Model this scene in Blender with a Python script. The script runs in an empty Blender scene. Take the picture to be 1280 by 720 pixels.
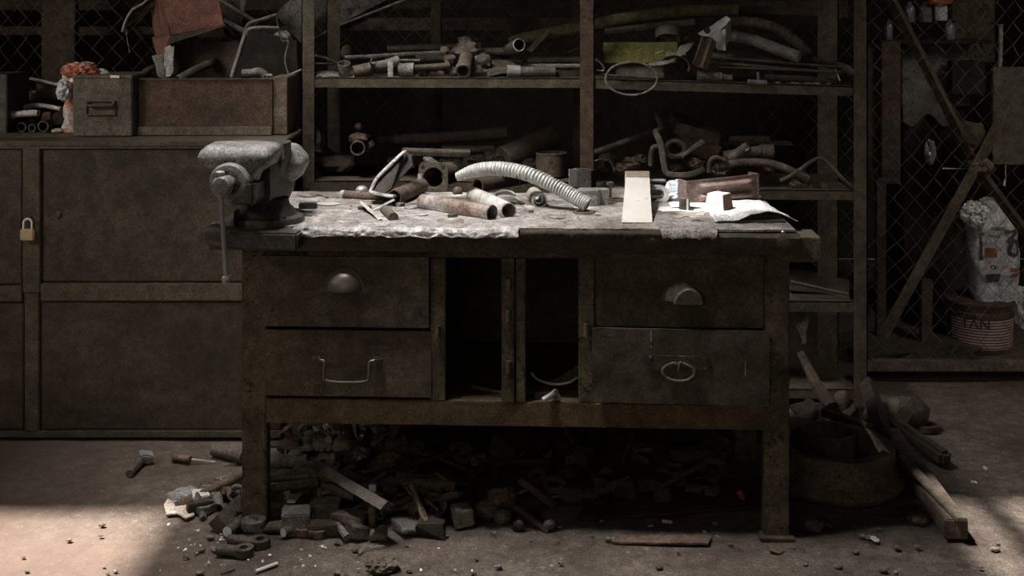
import bpy, bmesh, math, random
from mathutils import Vector, Matrix, Euler, noise
PI = math.pi
C = bpy.context.scene.collection
RN = random.Random(11)
FL, CX, CY, H = 1500.0, 640.0, 6.0, 1.48      # focal length in pixels, principal point, eye height


def W(px, py, Y):
    """world point seen at a pixel, at distance Y"""
    return Vector(((px - CX) * Y / FL, Y, H - (py - CY) * Y / FL))


def Z(px, py, z):
    """world point seen at a pixel, at height z"""
    return W(px, py, (H - z) * FL / (py - CY))


# ------------------------------------------------------------------ mesh builder
class MB:
    def __init__(self, M=None):
        self.bm = bmesh.new()
        self.M = M if M else Matrix()

    def _v(self, p):
        return self.bm.verts.new(self.M @ Vector(p))

    def mesh(self, verts, faces):
        vs = [self._v(p) for p in verts]
        for f in faces:
            try:
                self.bm.faces.new([vs[i] for i in f])
            except ValueError:
                pass
        return vs

    def box(self, c, s, rot=None, bev=0.0, taper=None, jit=0.0):
        b = bmesh.new()
        bmesh.ops.create_cube(b, size=1)
        c = Vector(c)
        for v in b.verts:
            v.co = Vector((v.co.x * s[0], v.co.y * s[1], v.co.z * s[2]))
            if taper and v.co.z > 0:
                v.co.x *= taper[0]
                v.co.y *= taper[1]
            if jit:
                v.co += Vector([RN.uniform(-jit, jit) for _ in range(3)])
        if bev:
            bmesh.ops.bevel(b, geom=list(b.edges), offset=bev, segments=2, affect='EDGES')
        m = Euler(rot).to_matrix() if isinstance(rot, (tuple, list)) else (rot if rot else Matrix.Identity(3))
        self._merge(b, lambda p: m @ p + c)
        return self

    def _merge(self, b, f):
        b.verts.ensure_lookup_table()
        vs = [self._v(f(v.co)) for v in b.verts]
        for fc in b.faces:
            self.bm.faces.new([vs[v.index] for v in fc.verts])
        b.free()

    def lathe(self, prof, seg=24, c=(0, 0, 0), axis=(0, 0, 1), a0=0, a1=2 * PI, sx=1, sy=1):
        q = Vector((0, 0, 1)).rotation_difference(Vector(axis).normalized())
        c = Vector(c)
        full = abs(a1 - a0 - 2 * PI) < 1e-4
        n = seg if full else seg + 1
        rings = []
        for r, z in prof:
            if r < 1e-6:
                rings.append([self._v(c + q @ Vector((0, 0, z)))])
            else:
                rings.append([self._v(c + q @ Vector((sx * r * math.cos(a0 + (a1 - a0) * k / seg), sy * r * math.sin(a0 + (a1 - a0) * k / seg), z))) for k in range(n)])
        for A, B in zip(rings, rings[1:]):
            for k in range(seg):
                k2 = (k + 1) % n
                if len(A) == 1 and len(B) == 1:
                    continue
                if len(A) == 1:
                    f = [A[0], B[k], B[k2]]
                elif len(B) == 1:
                    f = [A[k], A[k2], B[0]]
                else:
                    f = [A[k], A[k2], B[k2], B[k]]
                try:
                    self.bm.faces.new(f)
                except ValueError:
                    pass
        return self

    def tube(self, pts, r, seg=12, wall=0, cap=True, smooth=0, rfun=None, flat=1.0):
        pts = [Vector(p) for p in pts]
        if smooth:
            pts = spline(pts, smooth)
        n = len(pts)
        tang = []
        for i in range(n):
            t = pts[min(i + 1, n - 1)] - pts[max(i - 1, 0)]
            tang.append(t.normalized())
        up = Vector((0, 0, 1)) if abs(tang[0].z) < .9 else Vector((0, 1, 0))
        u = tang[0].cross(up).normalized()
        fr = []
        for i in range(n):
            if i:
                u = (tang[i - 1].rotation_difference(tang[i]) @ u)
            u = (u - tang[i] * u.dot(tang[i])).normalized()
            fr.append((u.copy(), tang[i].cross(u).normalized()))

        def rings(off):
            out = []
            for i in range(n):
                rr = (r[min(i, len(r) - 1)] if isinstance(r, (list, tuple)) else r)
                if rfun:
                    rr *= rfun(i / (n - 1))
                rr += off
                a, b = fr[i]
                out.append([self._v(pts[i] + (a * math.cos(2 * PI * k / seg) + b * math.sin(2 * PI * k / seg) * flat) * rr) for k in range(seg)])
            return out
        O = rings(0)
        for A, B in zip(O, O[1:]):
            for k in range(seg):
                self.bm.faces.new([A[k], A[(k + 1) % seg], B[(k + 1) % seg], B[k]])
        if wall:
            I = rings(-wall)
            for A, B in zip(I, I[1:]):
                for k in range(seg):
                    self.bm.faces.new([A[(k + 1) % seg], A[k], B[k], B[(k + 1) % seg]])
            for k in range(seg):
                self.bm.faces.new([O[0][(k + 1) % seg], O[0][k], I[0][k], I[0][(k + 1) % seg]])
                self.bm.faces.new([O[-1][k], O[-1][(k + 1) % seg], I[-1][(k + 1) % seg], I[-1][k]])
        elif cap:
            self.bm.faces.new(list(reversed(O[0])))
            self.bm.faces.new(O[-1])
        return self

    def prism(self, poly, h, c=(0, 0, 0), rot=None, bev=0.0):
        """poly in local xy, extruded h along z"""
        b = bmesh.new()
        lo = [b.verts.new((x, y, 0)) for x, y in poly]
        hi = [b.verts.new((x, y, h)) for x, y in poly]
        b.faces.new(list(reversed(lo)))
        b.faces.new(hi)
        n = len(poly)
        for i in range(n):
            b.faces.new([lo[i], lo[(i + 1) % n], hi[(i + 1) % n], hi[i]])
        bmesh.ops.recalc_face_normals(b, faces=list(b.faces))
        if bev:
            bmesh.ops.bevel(b, geom=list(b.edges), offset=bev, segments=1, affect='EDGES')
        m = Euler(rot).to_matrix() if isinstance(rot, (tuple, list)) else (rot if rot else Matrix.Identity(3))
        c = Vector(c)
        self._merge(b, lambda p: m @ p + c)
        return self

    def loft(self, st, seg=28, ex=4.0, axis='z'):
        """stations (t, cx, cy, hw, hd[, exponent]) of superellipses"""
        rings = []
        for s in st:
            t, cx, cy, hw, hd = s[:5]
            e = s[5] if len(s) > 5 else ex
            ring = []
            for k in range(seg):
                a = 2 * PI * k / seg
                ca, sa = math.cos(a), math.sin(a)
                x = cx + hw * math.copysign(abs(ca) ** (2 / e), ca)
                y = cy + hd * math.copysign(abs(sa) ** (2 / e), sa)
                ring.append(self._v((x, y, t) if axis == 'z' else ((x, t, y) if axis == 'y' else (t, x, y))))
            rings.append(ring)
        for A, B in zip(rings, rings[1:]):
            for k in range(seg):
                self.bm.faces.new([A[k], A[(k + 1) % seg], B[(k + 1) % seg], B[k]])
        self.bm.faces.new(rings[0])
        self.bm.faces.new(rings[-1])
        return self

    def grid(self, nx, ny, f, thick=0.0):
        vs = [[self._v(f(i / nx, j / ny)) for i in range(nx + 1)] for j in range(ny + 1)]
        fs = []
        for j in range(ny):
            for i in range(nx):
                fs.append(self.bm.faces.new([vs[j][i], vs[j][i + 1], vs[j + 1][i + 1], vs[j + 1][i]]))
        if thick:
            self.bm.normal_update()
            bmesh.ops.solidify(self.bm, geom=fs, thickness=thick)
        return self

    def blob(self, c, s, amp=.2, freq=2.0, sub=3, seed=0, rot=None, ridge=False, flatten=None):
        b = bmesh.new()
        bmesh.ops.create_icosphere(b, subdivisions=sub, radius=1)
        m = Euler(rot).to_matrix() if rot else Matrix.Identity(3)
        c = Vector(c)

        def f(p):
            o = Vector((seed * 7.1, seed * 3.3, seed * 1.7))
            n = noise.noise(p * freq + o)
            n2 = noise.noise(p * freq * 2.7 + o)
            if ridge:
                n = 1 - 2 * abs(n) * 1.6
                n2 = .5 - abs(n2)
            q = p * (1 + amp * n + amp * .5 * n2)
            q = Vector((q.x * s[0], q.y * s[1], q.z * s[2]))
            if flatten is not None and q.z < -s[2] * flatten:
                q.z = -s[2] * flatten
            return m @ q + c
        self._merge(b, f)
        return self

    def wobble(self, amp, freq):
        for v in self.bm.verts:
            v.co += noise.noise_vector(v.co * freq) * amp
        return self

    def build(self, name, mat, parent=None, ang=35, merge=True):
        if merge:
            bmesh.ops.remove_doubles(self.bm, verts=self.bm.verts, dist=1e-6)
        bmesh.ops.recalc_face_normals(self.bm, faces=list(self.bm.faces))
        me = bpy.data.meshes.new(name)
        xs = [v.co for v in self.bm.verts]
        lo = Vector([min(v[i] for v in xs) for i in range(3)])
        hi = Vector([max(v[i] for v in xs) for i in range(3)])
        org = Vector(((lo.x + hi.x) / 2, (lo.y + hi.y) / 2, lo.z))
        L = Matrix.Translation(org)
        if parent is not None:
            PW = WM[parent.name]
            L = Matrix.Translation(PW.inverted() @ org)
            wm = PW @ L
        else:
            wm = L
        inv = wm.inverted()
        for v in self.bm.verts:
            v.co = inv @ v.co
        self.bm.to_mesh(me)
        self.bm.free()
        me.materials.append(mat)
        me.shade_smooth()
        me.set_sharp_from_angle(angle=math.radians(ang))
        o = bpy.data.objects.new(name, me)
        C.objects.link(o)
        if parent is not None:
            o.parent = parent
        o.matrix_local = L
        WM[o.name] = wm
        return o


WM = {}


def spline(p, k):
    out = []
    n = len(p)
    for i in range(n - 1):
        a, b, c, d = p[max(i - 1, 0)], p[i], p[i + 1], p[min(i + 2, n - 1)]
        for j in range(k):
            t = j / k
            out.append(.5 * ((2 * b) + (c - a) * t + (2 * a - 5 * b + 4 * c - d) * t * t + (3 * b - a - 3 * c + d) * t ** 3))
    out.append(p[-1])
    return out


def tag(o, label=None, cat=None, group=None, kind=None):
    if label:
        o['label'] = label
    if cat:
        o['category'] = cat
    if group:
        o['group'] = group
    if kind:
        o['kind'] = kind
    return o


def empty(name, M, label, cat, group=None):
    if isinstance(M, Vector):
        M = Matrix.Translation(M)
    o = bpy.data.objects.new(name, None)
    o.empty_display_size = .05
    C.objects.link(o)
    o.matrix_world = M
    WM[o.name] = M.copy()
    return tag(o, label, cat, group)


# ------------------------------------------------------------------ materials
MT = {}


def mat(name, c1, c2, c3=None, rough=.8, metal=0.0, scale=6.0, bump=.25, spk=.62, fine=60.0, coat=0):
    if name in MT:
        return MT[name]
    m = bpy.data.materials.new(name)
    m.use_nodes = True
    nt = m.node_tree
    N, L = nt.nodes, nt.links
    bs = N['Principled BSDF']
    tc = N.new('ShaderNodeTexCoord')
    oi = N.new('ShaderNodeObjectInfo')
    mul = N.new('ShaderNodeMath')
    mul.operation = 'MULTIPLY'
    mul.inputs[1].default_value = 37.0
    L.new(oi.outputs['Random'], mul.inputs[0])
    add = N.new('ShaderNodeVectorMath')
    add.operation = 'ADD'
    L.new(tc.outputs['Object'], add.inputs[0])
    L.new(mul.outputs[0], add.inputs[1])
    n1 = N.new('ShaderNodeTexNoise')
    n1.inputs['Scale'].default_value = scale
    n1.inputs['Detail'].default_value = 8
    n1.inputs['Roughness'].default_value = .65
    L.new(add.outputs[0], n1.inputs['Vector'])
    r1 = N.new('ShaderNodeValToRGB')
    r1.color_ramp.elements[0].position = .36
    r1.color_ramp.elements[1].position = .66
    r1.color_ramp.elements[0].color = (*c1, 1)
    r1.color_ramp.elements[1].color = (*c2, 1)
    L.new(n1.outputs['Fac'], r1.inputs['Fac'])
    n2 = N.new('ShaderNodeTexNoise')
    n2.inputs['Scale'].default_value = fine
    n2.inputs['Detail'].default_value = 5
    n2.inputs['Roughness'].default_value = .7
    L.new(add.outputs[0], n2.inputs['Vector'])
    col = r1.outputs['Color']
    if c3:
        r2 = N.new('ShaderNodeValToRGB')
        r2.color_ramp.elements[0].position = spk
        r2.color_ramp.elements[1].position = min(.99, spk + .07)
        L.new(n2.outputs['Fac'], r2.inputs['Fac'])
        mx = N.new('ShaderNodeMix')
        mx.data_type = 'RGBA'
        L.new(r2.outputs['Color'], mx.inputs[0])
        L.new(col, mx.inputs[6])
        mx.inputs[7].default_value = (*c3, 1)
        col = mx.outputs[2]
    # mottling and grit shared by every grimy surface
    if bump >= .2:
        n3 = N.new('ShaderNodeTexNoise')
        n3.inputs['Scale'].default_value = max(22, scale * 3)
        n3.inputs['Detail'].default_value = 6
        n3.inputs['Roughness'].default_value = .8
        L.new(add.outputs[0], n3.inputs['Vector'])
        r3 = N.new('ShaderNodeMapRange')
        r3.inputs['From Min'].default_value = .36
        r3.inputs['From Max'].default_value = .64
        r3.inputs['To Min'].default_value = .52
        r3.inputs['To Max'].default_value = 1.42
        L.new(n3.outputs['Fac'], r3.inputs['Value'])
        n4 = N.new('ShaderNodeTexNoise')
        n4.inputs['Scale'].default_value = 190
        n4.inputs['Detail'].default_value = 2
        L.new(add.outputs[0], n4.inputs['Vector'])
        r4 = N.new('ShaderNodeMapRange')
        r4.inputs['From Min'].default_value = .35
        r4.inputs['From Max'].default_value = .65
        r4.inputs['To Min'].default_value = .65
        r4.inputs['To Max'].default_value = 1.35
        L.new(n4.outputs['Fac'], r4.inputs['Value'])
        mm = N.new('ShaderNodeMath')
        mm.operation = 'MULTIPLY'
        L.new(r3.outputs[0], mm.inputs[0])
        L.new(r4.outputs[0], mm.inputs[1])
        vm = N.new('ShaderNodeVectorMath')
        vm.operation = 'SCALE'
        L.new(col, vm.inputs[0])
        L.new(mm.outputs[0], vm.inputs['Scale'])
        col = vm.outputs[0]
    L.new(col, bs.inputs['Base Color'])
    bs.inputs['Roughness'].default_value = rough
    bs.inputs['Metallic'].default_value = metal
    rr = N.new('ShaderNodeMapRange')
    rr.inputs['To Min'].default_value = max(.05, rough - .15)
    rr.inputs['To Max'].default_value = min(1, rough + .15)
    L.new(n2.outputs['Fac'], rr.inputs['Value'])
    L.new(rr.outputs[0], bs.inputs['Roughness'])
    if bump:
        bp = N.new('ShaderNodeBump')
        bp.inputs['Strength'].default_value = bump
        bp.inputs['Distance'].default_value = .004
        ad = N.new('ShaderNodeMath')
        ad.operation = 'ADD'
        L.new(n1.outputs['Fac'], ad.inputs[0])
        L.new(n2.outputs['Fac'], ad.inputs[1])
        L.new(ad.outputs[0], bp.inputs['Height'])
        L.new(bp.outputs['Normal'], bs.inputs['Normal'])
    MT[name] = m
    return m


bench_paint = mat('bench_paint', (.055, .043, .025), (.15, .124, .078), (.026, .017, .010), .72, 0, 7, .5, .57, 34)
bench_dark = mat('bench_dark', (.05, .041, .028), (.095, .075, .05), (.2, .16, .11), .7, 0, 5, .35, .67, 45)
bench_low = mat('bench_low', (.13, .088, .04), (.085, .066, .042), (.25, .2, .14), .75, 0, 5, .3, .66, 70)
drawer_a = mat('drawer_steel', (.062, .050, .034), (.125, .105, .072), (.19, .165, .13), .65, .1, 4, .2, .71, 30)
drawer_b = mat('drawer_rusty_steel', (.07, .056, .036), (.125, .105, .07), (.13, .065, .04), .7, .1, 5, .25, .62, 18)
drawer_c = mat('drawer_pitted', (.065, .052, .031), (.13, .108, .068), (.025, .018, .012), .75, 0, 6, .3, .62, 28)
dust_top = mat('dusty_top', (.15, .12, .10), (.46, .43, .41), (.09, .062, .045), .75, 0, 8, .9, .56, 60)
dust_sheet = mat('dusty_sheet', (.22, .2, .19), (.52, .50, .49), (.12, .095, .08), .55, .15, 14, .8, .58, 50)
torn_cloth = mat('torn_felt', (.2, .175, .16), (.42, .385, .36), (.08, .06, .05), .9, 0, 14, .9, .58, 80)
cast = mat('cast_iron', (.17, .162, .155), (.29, .28, .27), (.07, .06, .05), .58, .15, 16, .2, .62, 60)
cast_dk = mat('dark_cast_iron', (.05, .044, .038), (.1, .088, .076), (.16, .14, .12), .55, .3, 9, .35, .68, 60)
steel = mat('worn_steel', (.3, .29, .28), (.48, .47, .46), (.16, .12, .09), .42, .4, 12, .18, .63, 90)
steel_lt = mat('pale_steel', (.5, .49, .48), (.72, .71, .7), (.3, .26, .22), .4, .45, 10, .15, .66, 90)
bright = mat('glint_white', (.85, .88, .9), (.92, .94, .96), None, .35, 0, 10, .05)  # near-white tone paints the light caught by cut ends and chips
gal = mat('galvanised_hose', (.48, .48, .46), (.68, .68, .66), (.25, .24, .22), .42, .4, 10, .15, .66, 70)
rust = mat('rust', (.07, .050, .038), (.145, .102, .078), (.04, .028, .02), .85, .1, 9, .5, .6, 60)
rust_dk = mat('dark_rust', (.042, .031, .022), (.08, .058, .042), (.15, .12, .09), .85, .1, 9, .5, .68, 60)
rustpipe = mat('rusty_pipe', (.17, .10, .07), (.48, .45, .43), (.28, .19, .13), .5, .3, 9, .25, .6, 50)
greypipe = mat('grey_pipe', (.42, .39, .36), (.6, .57, .54), (.3, .22, .16), .55, .15, 7, .2, .66, 60)
scrap_a = mat('dusty_scrap', (.088, .071, .053), (.175, .146, .116), (.07, .052, .04), .75, .1, 12, .5, .6, 70)
scrap_b = mat('grey_scrap', (.15, .135, .12), (.27, .25, .225), (.08, .065, .05), .65, .2, 12, .4, .62, 70)
scrap_c = mat('brown_scrap', (.11, .075, .052), (.19, .14, .1), (.06, .042, .03), .85, 0, 10, .5, .6, 60)
shelf_m = mat('rack_angle_iron', (.07, .055, .036), (.115, .093, .062), (.2, .16, .12), .7, .15, 8, .3, .68, 60)
shelf_red = mat('rack_red_oxide', (.08, .048, .032), (.12, .074, .05), (.33, .24, .2), .75, 0, 10, .3, .69, 40)
shaded_wood = mat('shaded_wood_end', (.26, .2, .16), (.34, .27, .22), None, .8, 0, 20, .2)  # darker tone for the shaded back end of the wedge
olive = mat('olive_pipe', (.1, .085, .045), (.15, .13, .075), (.07, .05, .03), .8, 0, 9, .3, .62, 60)
grime_pipe = mat('grimy_pipe', (.085, .07, .05), (.15, .128, .095), (.055, .04, .03), .75, .05, 9, .3, .62, 60)
green = mat('chipped_green', (.12, .12, .012), (.09, .08, .025), (.1, .07, .04), .7, 0, 14, .2, .62, 50)
cab_m = mat('cabinet_paint', (.036, .027, .018), (.078, .058, .039), (.095, .054, .035), .6, .05, 4, .2, .64, 14)
cab_f = mat('cabinet_frame', (.068, .056, .038), (.1, .083, .058), (.15, .12, .09), .6, .1, 5, .2, .7, 60)
tin_m = mat('tin_grey', (.1, .085, .062), (.15, .13, .1), (.07, .055, .04), .6, .15, 8, .2, .64, 60)
crate_m = mat('crate_brown', (.062, .036, .024), (.10, .058, .038), (.05, .032, .021), .8, 0, 5, .25, .62, 40)
carton = mat('red_carton', (.12, .05, .034), (.2, .09, .062), (.3, .22, .17), .8, 0, 6, .2, .70, 30)
carton_in = mat('carton_inside', (.04, .027, .019), (.07, .05, .035), None, .9, 0, 6, .2)
wood = mat('pale_wood', (.68, .63, .58), (.80, .76, .71), (.6, .54, .47), .6, 0, 4, .1, .6, 22)
woodend = mat('wood_end', (.3, .18, .11), (.4, .26, .17), None, .8, 0, 20, .2)
oldwood = mat('old_wood', (.1, .078, .055), (.17, .135, .1), (.06, .045, .03), .85, 0, 7, .4, .6, 30)
woodbg = mat('weathered_board', (.05, .036, .022), (.095, .068, .042), (.15, .115, .08), .9, 0, 6, .3, .7, 30)
white_pl = mat('white_plastic', (.6, .62, .66), (.8, .81, .84), (.35, .35, .38), .35, 0, 9, .5, .62, 14)
paper = mat('white_paper', (.8, .79, .77), (.88, .87, .86), (.5, .47, .44), .8, 0, 9, .1, .73, 60)
white_b = mat('white_block', (.84, .83, .82), (.9, .9, .89), None, .6, 0, 9, .05)
side_shade = mat('block_shade', (.11, .05, .03), (.15, .075, .045), None, .8, 0, 9, .05)  # brown that paints the shade on one side of the white block
ragm = mat('grey_rag', (.45, .5, .56), (.62, .67, .72), (.3, .33, .36), .9, 0, 12, .4, .64, 90)
brackm = mat('brown_bracket', (.12, .082, .07), (.19, .135, .118), (.08, .05, .04), .6, .05, 6, .2, .65, 50)
brass = mat('brass', (.62, .5, .26), (.8, .68, .42), None, .35, .4, 20, .1)
wire_m = mat('fence_wire', (.12, .095, .07), (.18, .15, .115), None, .7, .2, 20, 0)
grey_panel = mat('grey_panel', (.3, .28, .27), (.42, .4, .39), (.15, .12, .1), .8, 0, 5, .2, .6, 12)
dim_panel = mat('dim_grey_panel', (.13, .12, .105), (.19, .175, .155), (.07, .06, .05), .85, 0, 5, .2, .58, 14)
black_m = mat('near_black', (.02, .016, .012), (.035, .028, .02), None, .9, 0, 8, .3)  # also paints dark gaps and hollows that are only shade
redpl = mat('red_wrapper', (.42, .09, .05), (.35, .2, .1), (.75, .7, .66), .4, 0, 14, .3, .56, 24)
pink = mat('pink_scrap', (.5, .08, .2), (.55, .12, .25), None, .6)
sand = mat('cream_card', (.62, .5, .42), (.78, .68, .6), None, .9, 0, 9, .2)
dirt = mat('grit', (.1, .075, .055), (.22, .18, .15), (.4, .38, .36), .95, 0, 30, .8, .63, 90)
ink = mat('dark_ink', (.05, .05, .07), (.07, .07, .09), None, .7)
redink = mat('brown_red_ink', (.3, .08, .04), (.36, .12, .07), None, .7)
wall_m = mat('wall_grime', (.03, .024, .017), (.055, .044, .032), None, .95, 0, 3, .2)
# ------------------------------------------------------------------ room
def floor_material():
    m = mat('earth_floor', (.075, .055, .042), (.165, .132, .108), (.28, .25, .22), .9, 0, 3.2, .8, .64, 44)
    nt = m.node_tree
    N, L = nt.nodes, nt.links
    bs = N['Principled BSDF']
    src = bs.inputs['Base Color'].links[0].from_socket
    tc = [n for n in N if n.type == 'TEX_COORD'][0]
    n3 = N.new('ShaderNodeTexNoise')
    n3.inputs['Scale'].default_value = 1.1
    n3.inputs['Detail'].default_value = 3
    L.new(tc.outputs['Object'], n3.inputs['Vector'])
    r = N.new('ShaderNodeValToRGB')
    r.color_ramp.elements[0].position = .45
    r.color_ramp.elements[1].position = .7
    L.new(n3.outputs['Fac'], r.inputs['Fac'])
    mx = N.new('ShaderNodeMix')
    mx.data_type = 'RGBA'
    L.new(r.outputs['Color'], mx.inputs[0])
    L.new(src, mx.inputs[6])
    mx.inputs[7].default_value = (.16, .104, .076, 1)
    # rusty earth mostly lies towards the left
    sx = N.new('ShaderNodeSeparateXYZ')
    L.new(tc.outputs['Object'], sx.inputs[0])
    mr = N.new('ShaderNodeMapRange')
    mr.inputs['From Min'].default_value = -.5
    mr.inputs['From Max'].default_value = -1.3
    L.new(sx.outputs['X'], mr.inputs['Value'])
    ml = N.new('ShaderNodeMath')
    ml.operation = 'MULTIPLY'
    ad = N.new('ShaderNodeMath')
    ad.inputs[1].default_value = .35
    L.new(r.outputs['Color'], ad.inputs[0])
    L.new(ad.outputs[0], ml.inputs[0])
    L.new(mr.outputs[0], ml.inputs[1])
    L.new(ml.outputs[0], mx.inputs[0])
    L.new(mx.outputs[2], bs.inputs['Base Color'])
    return m


def structure(o):
    o['kind'] = 'structure'
    return o


mb = MB()
RX0, RX1, RY0, RY1, RZ = -3.6, 3.4, -2.0, 7.0, 3.4
n_x, n_y = 150, 180
mb.grid(n_x, n_y, lambda u, v: (RX0 + (RX1 - RX0) * u, RY0 + (RY1 - RY0) * v,
        .006 * noise.noise(Vector((u * 20, v * 26, 0))) + .003 * noise.noise(Vector((u * 90, v * 120, 3))) - .004))
fl = structure(mb.build('floor', floor_material(), ang=80))


def wall(name, c, s):
    mb = MB()
    mb.box(c, s)
    return structure(mb.build(name, wall_m))


wall('wall_back', (-.1, RY1 + .05, RZ / 2), (RX1 - RX0 + .2, .1, RZ))
wall('wall_left', (RX0 - .05, (RY0 + RY1) / 2, RZ / 2), (.1, RY1 - RY0, RZ))
wall('wall_right', (RX1 + .05, (RY0 + RY1) / 2, RZ / 2), (.1, RY1 - RY0, RZ))

# unseen roof, its openings cut to shape the patches of sun
SUN = Vector((.42, .12, -1.0))


def hole(pts):
    """roof opening whose sun patch is the box spanned by the given world points"""
    q = [p - SUN * ((RZ - p.z) / -SUN.z) * 1 for p in pts]
    q = [p + Vector(SUN) * ((RZ - p.z) / SUN.z) for p in pts]
    return (min(a.x for a in q), max(a.x for a in q), min(a.y for a in q), max(a.y for a in q))


HOLES = [
    hole([Vector((-2.3, 2.5, 0)), Vector((-1.02, 3.5, 0))]),
]
for k in range(5):
    HOLES.append(hole([Vector((1.27 + k * .2, 2.4, 0)), Vector((1.35 + k * .2, 3.58, 0))]))  # slits added to dim the right patch of sun
for k in range(3):
    HOLES.append(hole([Vector((.50 + k * .1, 3.50, .9)), Vector((.548 + k * .1, 3.82, .9))]))  # slits added to weaken the sun on the bench
xs = sorted(set([RX0, RX1] + [h[0] for h in HOLES] + [h[1] for h in HOLES]))
ys = sorted(set([RY0, RY1] + [h[2] for h in HOLES] + [h[3] for h in HOLES]))
mb = MB()
for a, b in zip(xs, xs[1:]):
    for c, d in zip(ys, ys[1:]):
        mx_, my_ = (a + b) / 2, (c + d) / 2
        if any(h[0] < mx_ < h[1] and h[2] < my_ < h[3] for h in HOLES):
            continue
        mb.box(((a + b) / 2, (c + d) / 2, RZ + .01), (b - a, d - c, .02))
structure(mb.build('ceiling', wall_m))

# ------------------------------------------------------------------ workbench
TH = math.radians(-2.4)
BM_ = Matrix.Translation((.011, 3.36, 0)) @ Matrix.Rotation(TH, 4, 'Z')
BI = BM_.inverted()


def bl(px, py, dy=0.0):
    """bench-local x, z of a pixel on the plane local y = dy"""
    o = BI @ Vector((0, 0, H))
    d = BI.to_3x3() @ Vector(((px - CX) / FL, 1, -(py - CY) / FL))
    t = (dy - o.y) / d.y
    p = o + d * t
    return p.x, p.z


bench = empty('workbench', BM_, 'heavy rusty steel workbench with four drawers and two open bays standing on earth floor', 'workbench')


def bpart(name, m, x0, x1, z0, z1, y0, y1, bev=.003, parent=None, jit=0.0):
    mb = MB(BM_)
    mb.box(((x0 + x1) / 2, (y0 + y1) / 2, (z0 + z1) / 2), (x1 - x0, y1 - y0, z1 - z0), bev=bev, jit=jit)
    return mb.build(name, m, parent if parent else bench)


BT = .848
DEP = .62
xL, _ = bl(302, 400)
xR, _ = bl(986, 400)
# worktop slab with irregular worn edge
mb = MB(BM_)
x0t, x1t = bl(262, 300, -.02)[0], bl(1000, 300, -.02)[0]


def slab(u, v):
    x = x0t + (x1t - x0t) * u
    return x


prof = [(-.02, .79), (-.024, .80), (-.024, .838), (-.016, BT), (DEP, BT), (DEP, .79), (.0, .79)]
NX = 120
vs = []
for i in range(NX + 1):
    x = x0t + (x1t - x0t) * i / NX
    row = []
    for k, (y, z) in enumerate(prof):
        w = noise.noise(Vector((x * 14, k * .3, 1))) * .004 if k in (1, 2, 3) else 0
        row.append(mb._v((x, y - abs(w), z + w * .6)))
    vs.append(row)
for A, B in zip(vs, vs[1:]):
    for k in range(len(prof)):
        mb.bm.faces.new([A[k], A[(k + 1) % len(prof)], B[(k + 1) % len(prof)], B[k]])
mb.bm.faces.new(vs[0])
mb.bm.faces.new(vs[-1])
mb.build('worktop', bench_dark, bench)
# rear timber that carries the top and sticks out at the right
bpart('top_beam', oldwood, bl(960, 310, .03)[0], bl(1027, 310, .03)[0], bl(1000, 328, .03)[1], bl(1000, 297, .03)[1], .03, .16)
# dusty skin of the worktop
mb = MB(BM_)
mb.grid(120, 40, lambda u, v: (x0t + .02 + (x1t - x0t - .03) * u, -.012 + (DEP + .005) * v,
        BT + .0035 + .0025 * noise.noise(Vector((u * 40, v * 20, 2))) + .003 * max(0, noise.noise(Vector((u * 14, v * 9, 5))))), thick=-.006)
mb.build('dust_covered_plate', dust_top, bench, ang=60)
# legs
for (a, b_) in ((302, 333), (955, 987)):
    xa, xb = bl(a, 500)[0], bl(b_, 500)[0]
    for (ya, yb) in ((0, .05), (DEP - .06, DEP - .01)):
        l = bpart('leg', bench_paint, xa, xb, 0, .79, ya, yb, bev=.004)
        if b_ > 900 and ya == 0:
            mb = MB(BM_)
            mb.prism([(-.05, -.03), (.045, -.035), (.05, .05), (-.045, .05)], .008, c=((xa + xb) / 2, .01, 0))
            mb.build('foot_plate', bench_low, l)
# rails
xa, xb = bl(333, 500)[0], bl(955, 500)[0]
bpart('top_rail', bench_paint, xL, xR, bl(640, 323)[1], .79, .002, .045)
bpart('bottom_rail', bench_low, xa - .002, xb + .004, bl(640, 533)[1], bl(640, 502)[1], -.002, .045)
bpart('bottom_rail', bench_paint, xa, xb, bl(640, 533)[1], bl(640, 502)[1], DEP - .05, DEP - .01)
# side panels, back and deck of the carcase
zb, zt = bl(640, 502)[1], .79
bpart('side_panel', bench_dark, xL + .006, xL + .012, zb - .06, zt, .05, DEP - .06)
bpart('side_panel', bench_dark, xR - .012, xR - .006, zb - .06, zt, .05, DEP - .06)
bpart('back_panel', bench_dark, xL + .01, xR - .01, zb - .06, zt, DEP - .03, DEP - .022)
bpart('deck', bench_dark, xL + .012, xR - .012, zb - .008, zb, .045, DEP - .03)
for pxx in (548, 735):
    x = bl(pxx, 400)[0]
    bpart('divider', bench_dark, x - .004, x + .004, zb, zt, .03, DEP - .03)
# stiles between the bays
s1 = bpart('stile', bench_paint, bl(538, 400)[0], bl(557, 400)[0], zb, bl(548, 322)[1], -.002, .03)
s2 = bpart('stile', bench_paint, bl(627, 400)[0], bl(643, 400)[0], zb - .002, bl(642, 322)[1], -.006, .024)
s3 = bpart('stile', bench_paint, bl(645, 400)[0], bl(657, 400)[0], zb - .002, bl(642, 322)[1], -.003, .024)
s4 = bpart('stile', bench_paint, bl(723, 400)[0], bl(743, 400)[0], zb, bl(733, 322)[1], -.002, .03)
for st, pxx, pys in ((s1, 548, (413,)), (s2, 636, (354, 393, 457)), (s4, 733, (411,))):
    for py in pys:
        mb = MB(BM_)
        x, z = bl(pxx, py)
        mb.tube([(x, -.012, z - .016), (x, -.012, z + .016)], .0075, 10)
        mb.box((x + .004, -.006, z), (.016, .01, .02), bev=.002)
        mb.build('hinge', drawer_b, st)


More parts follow.
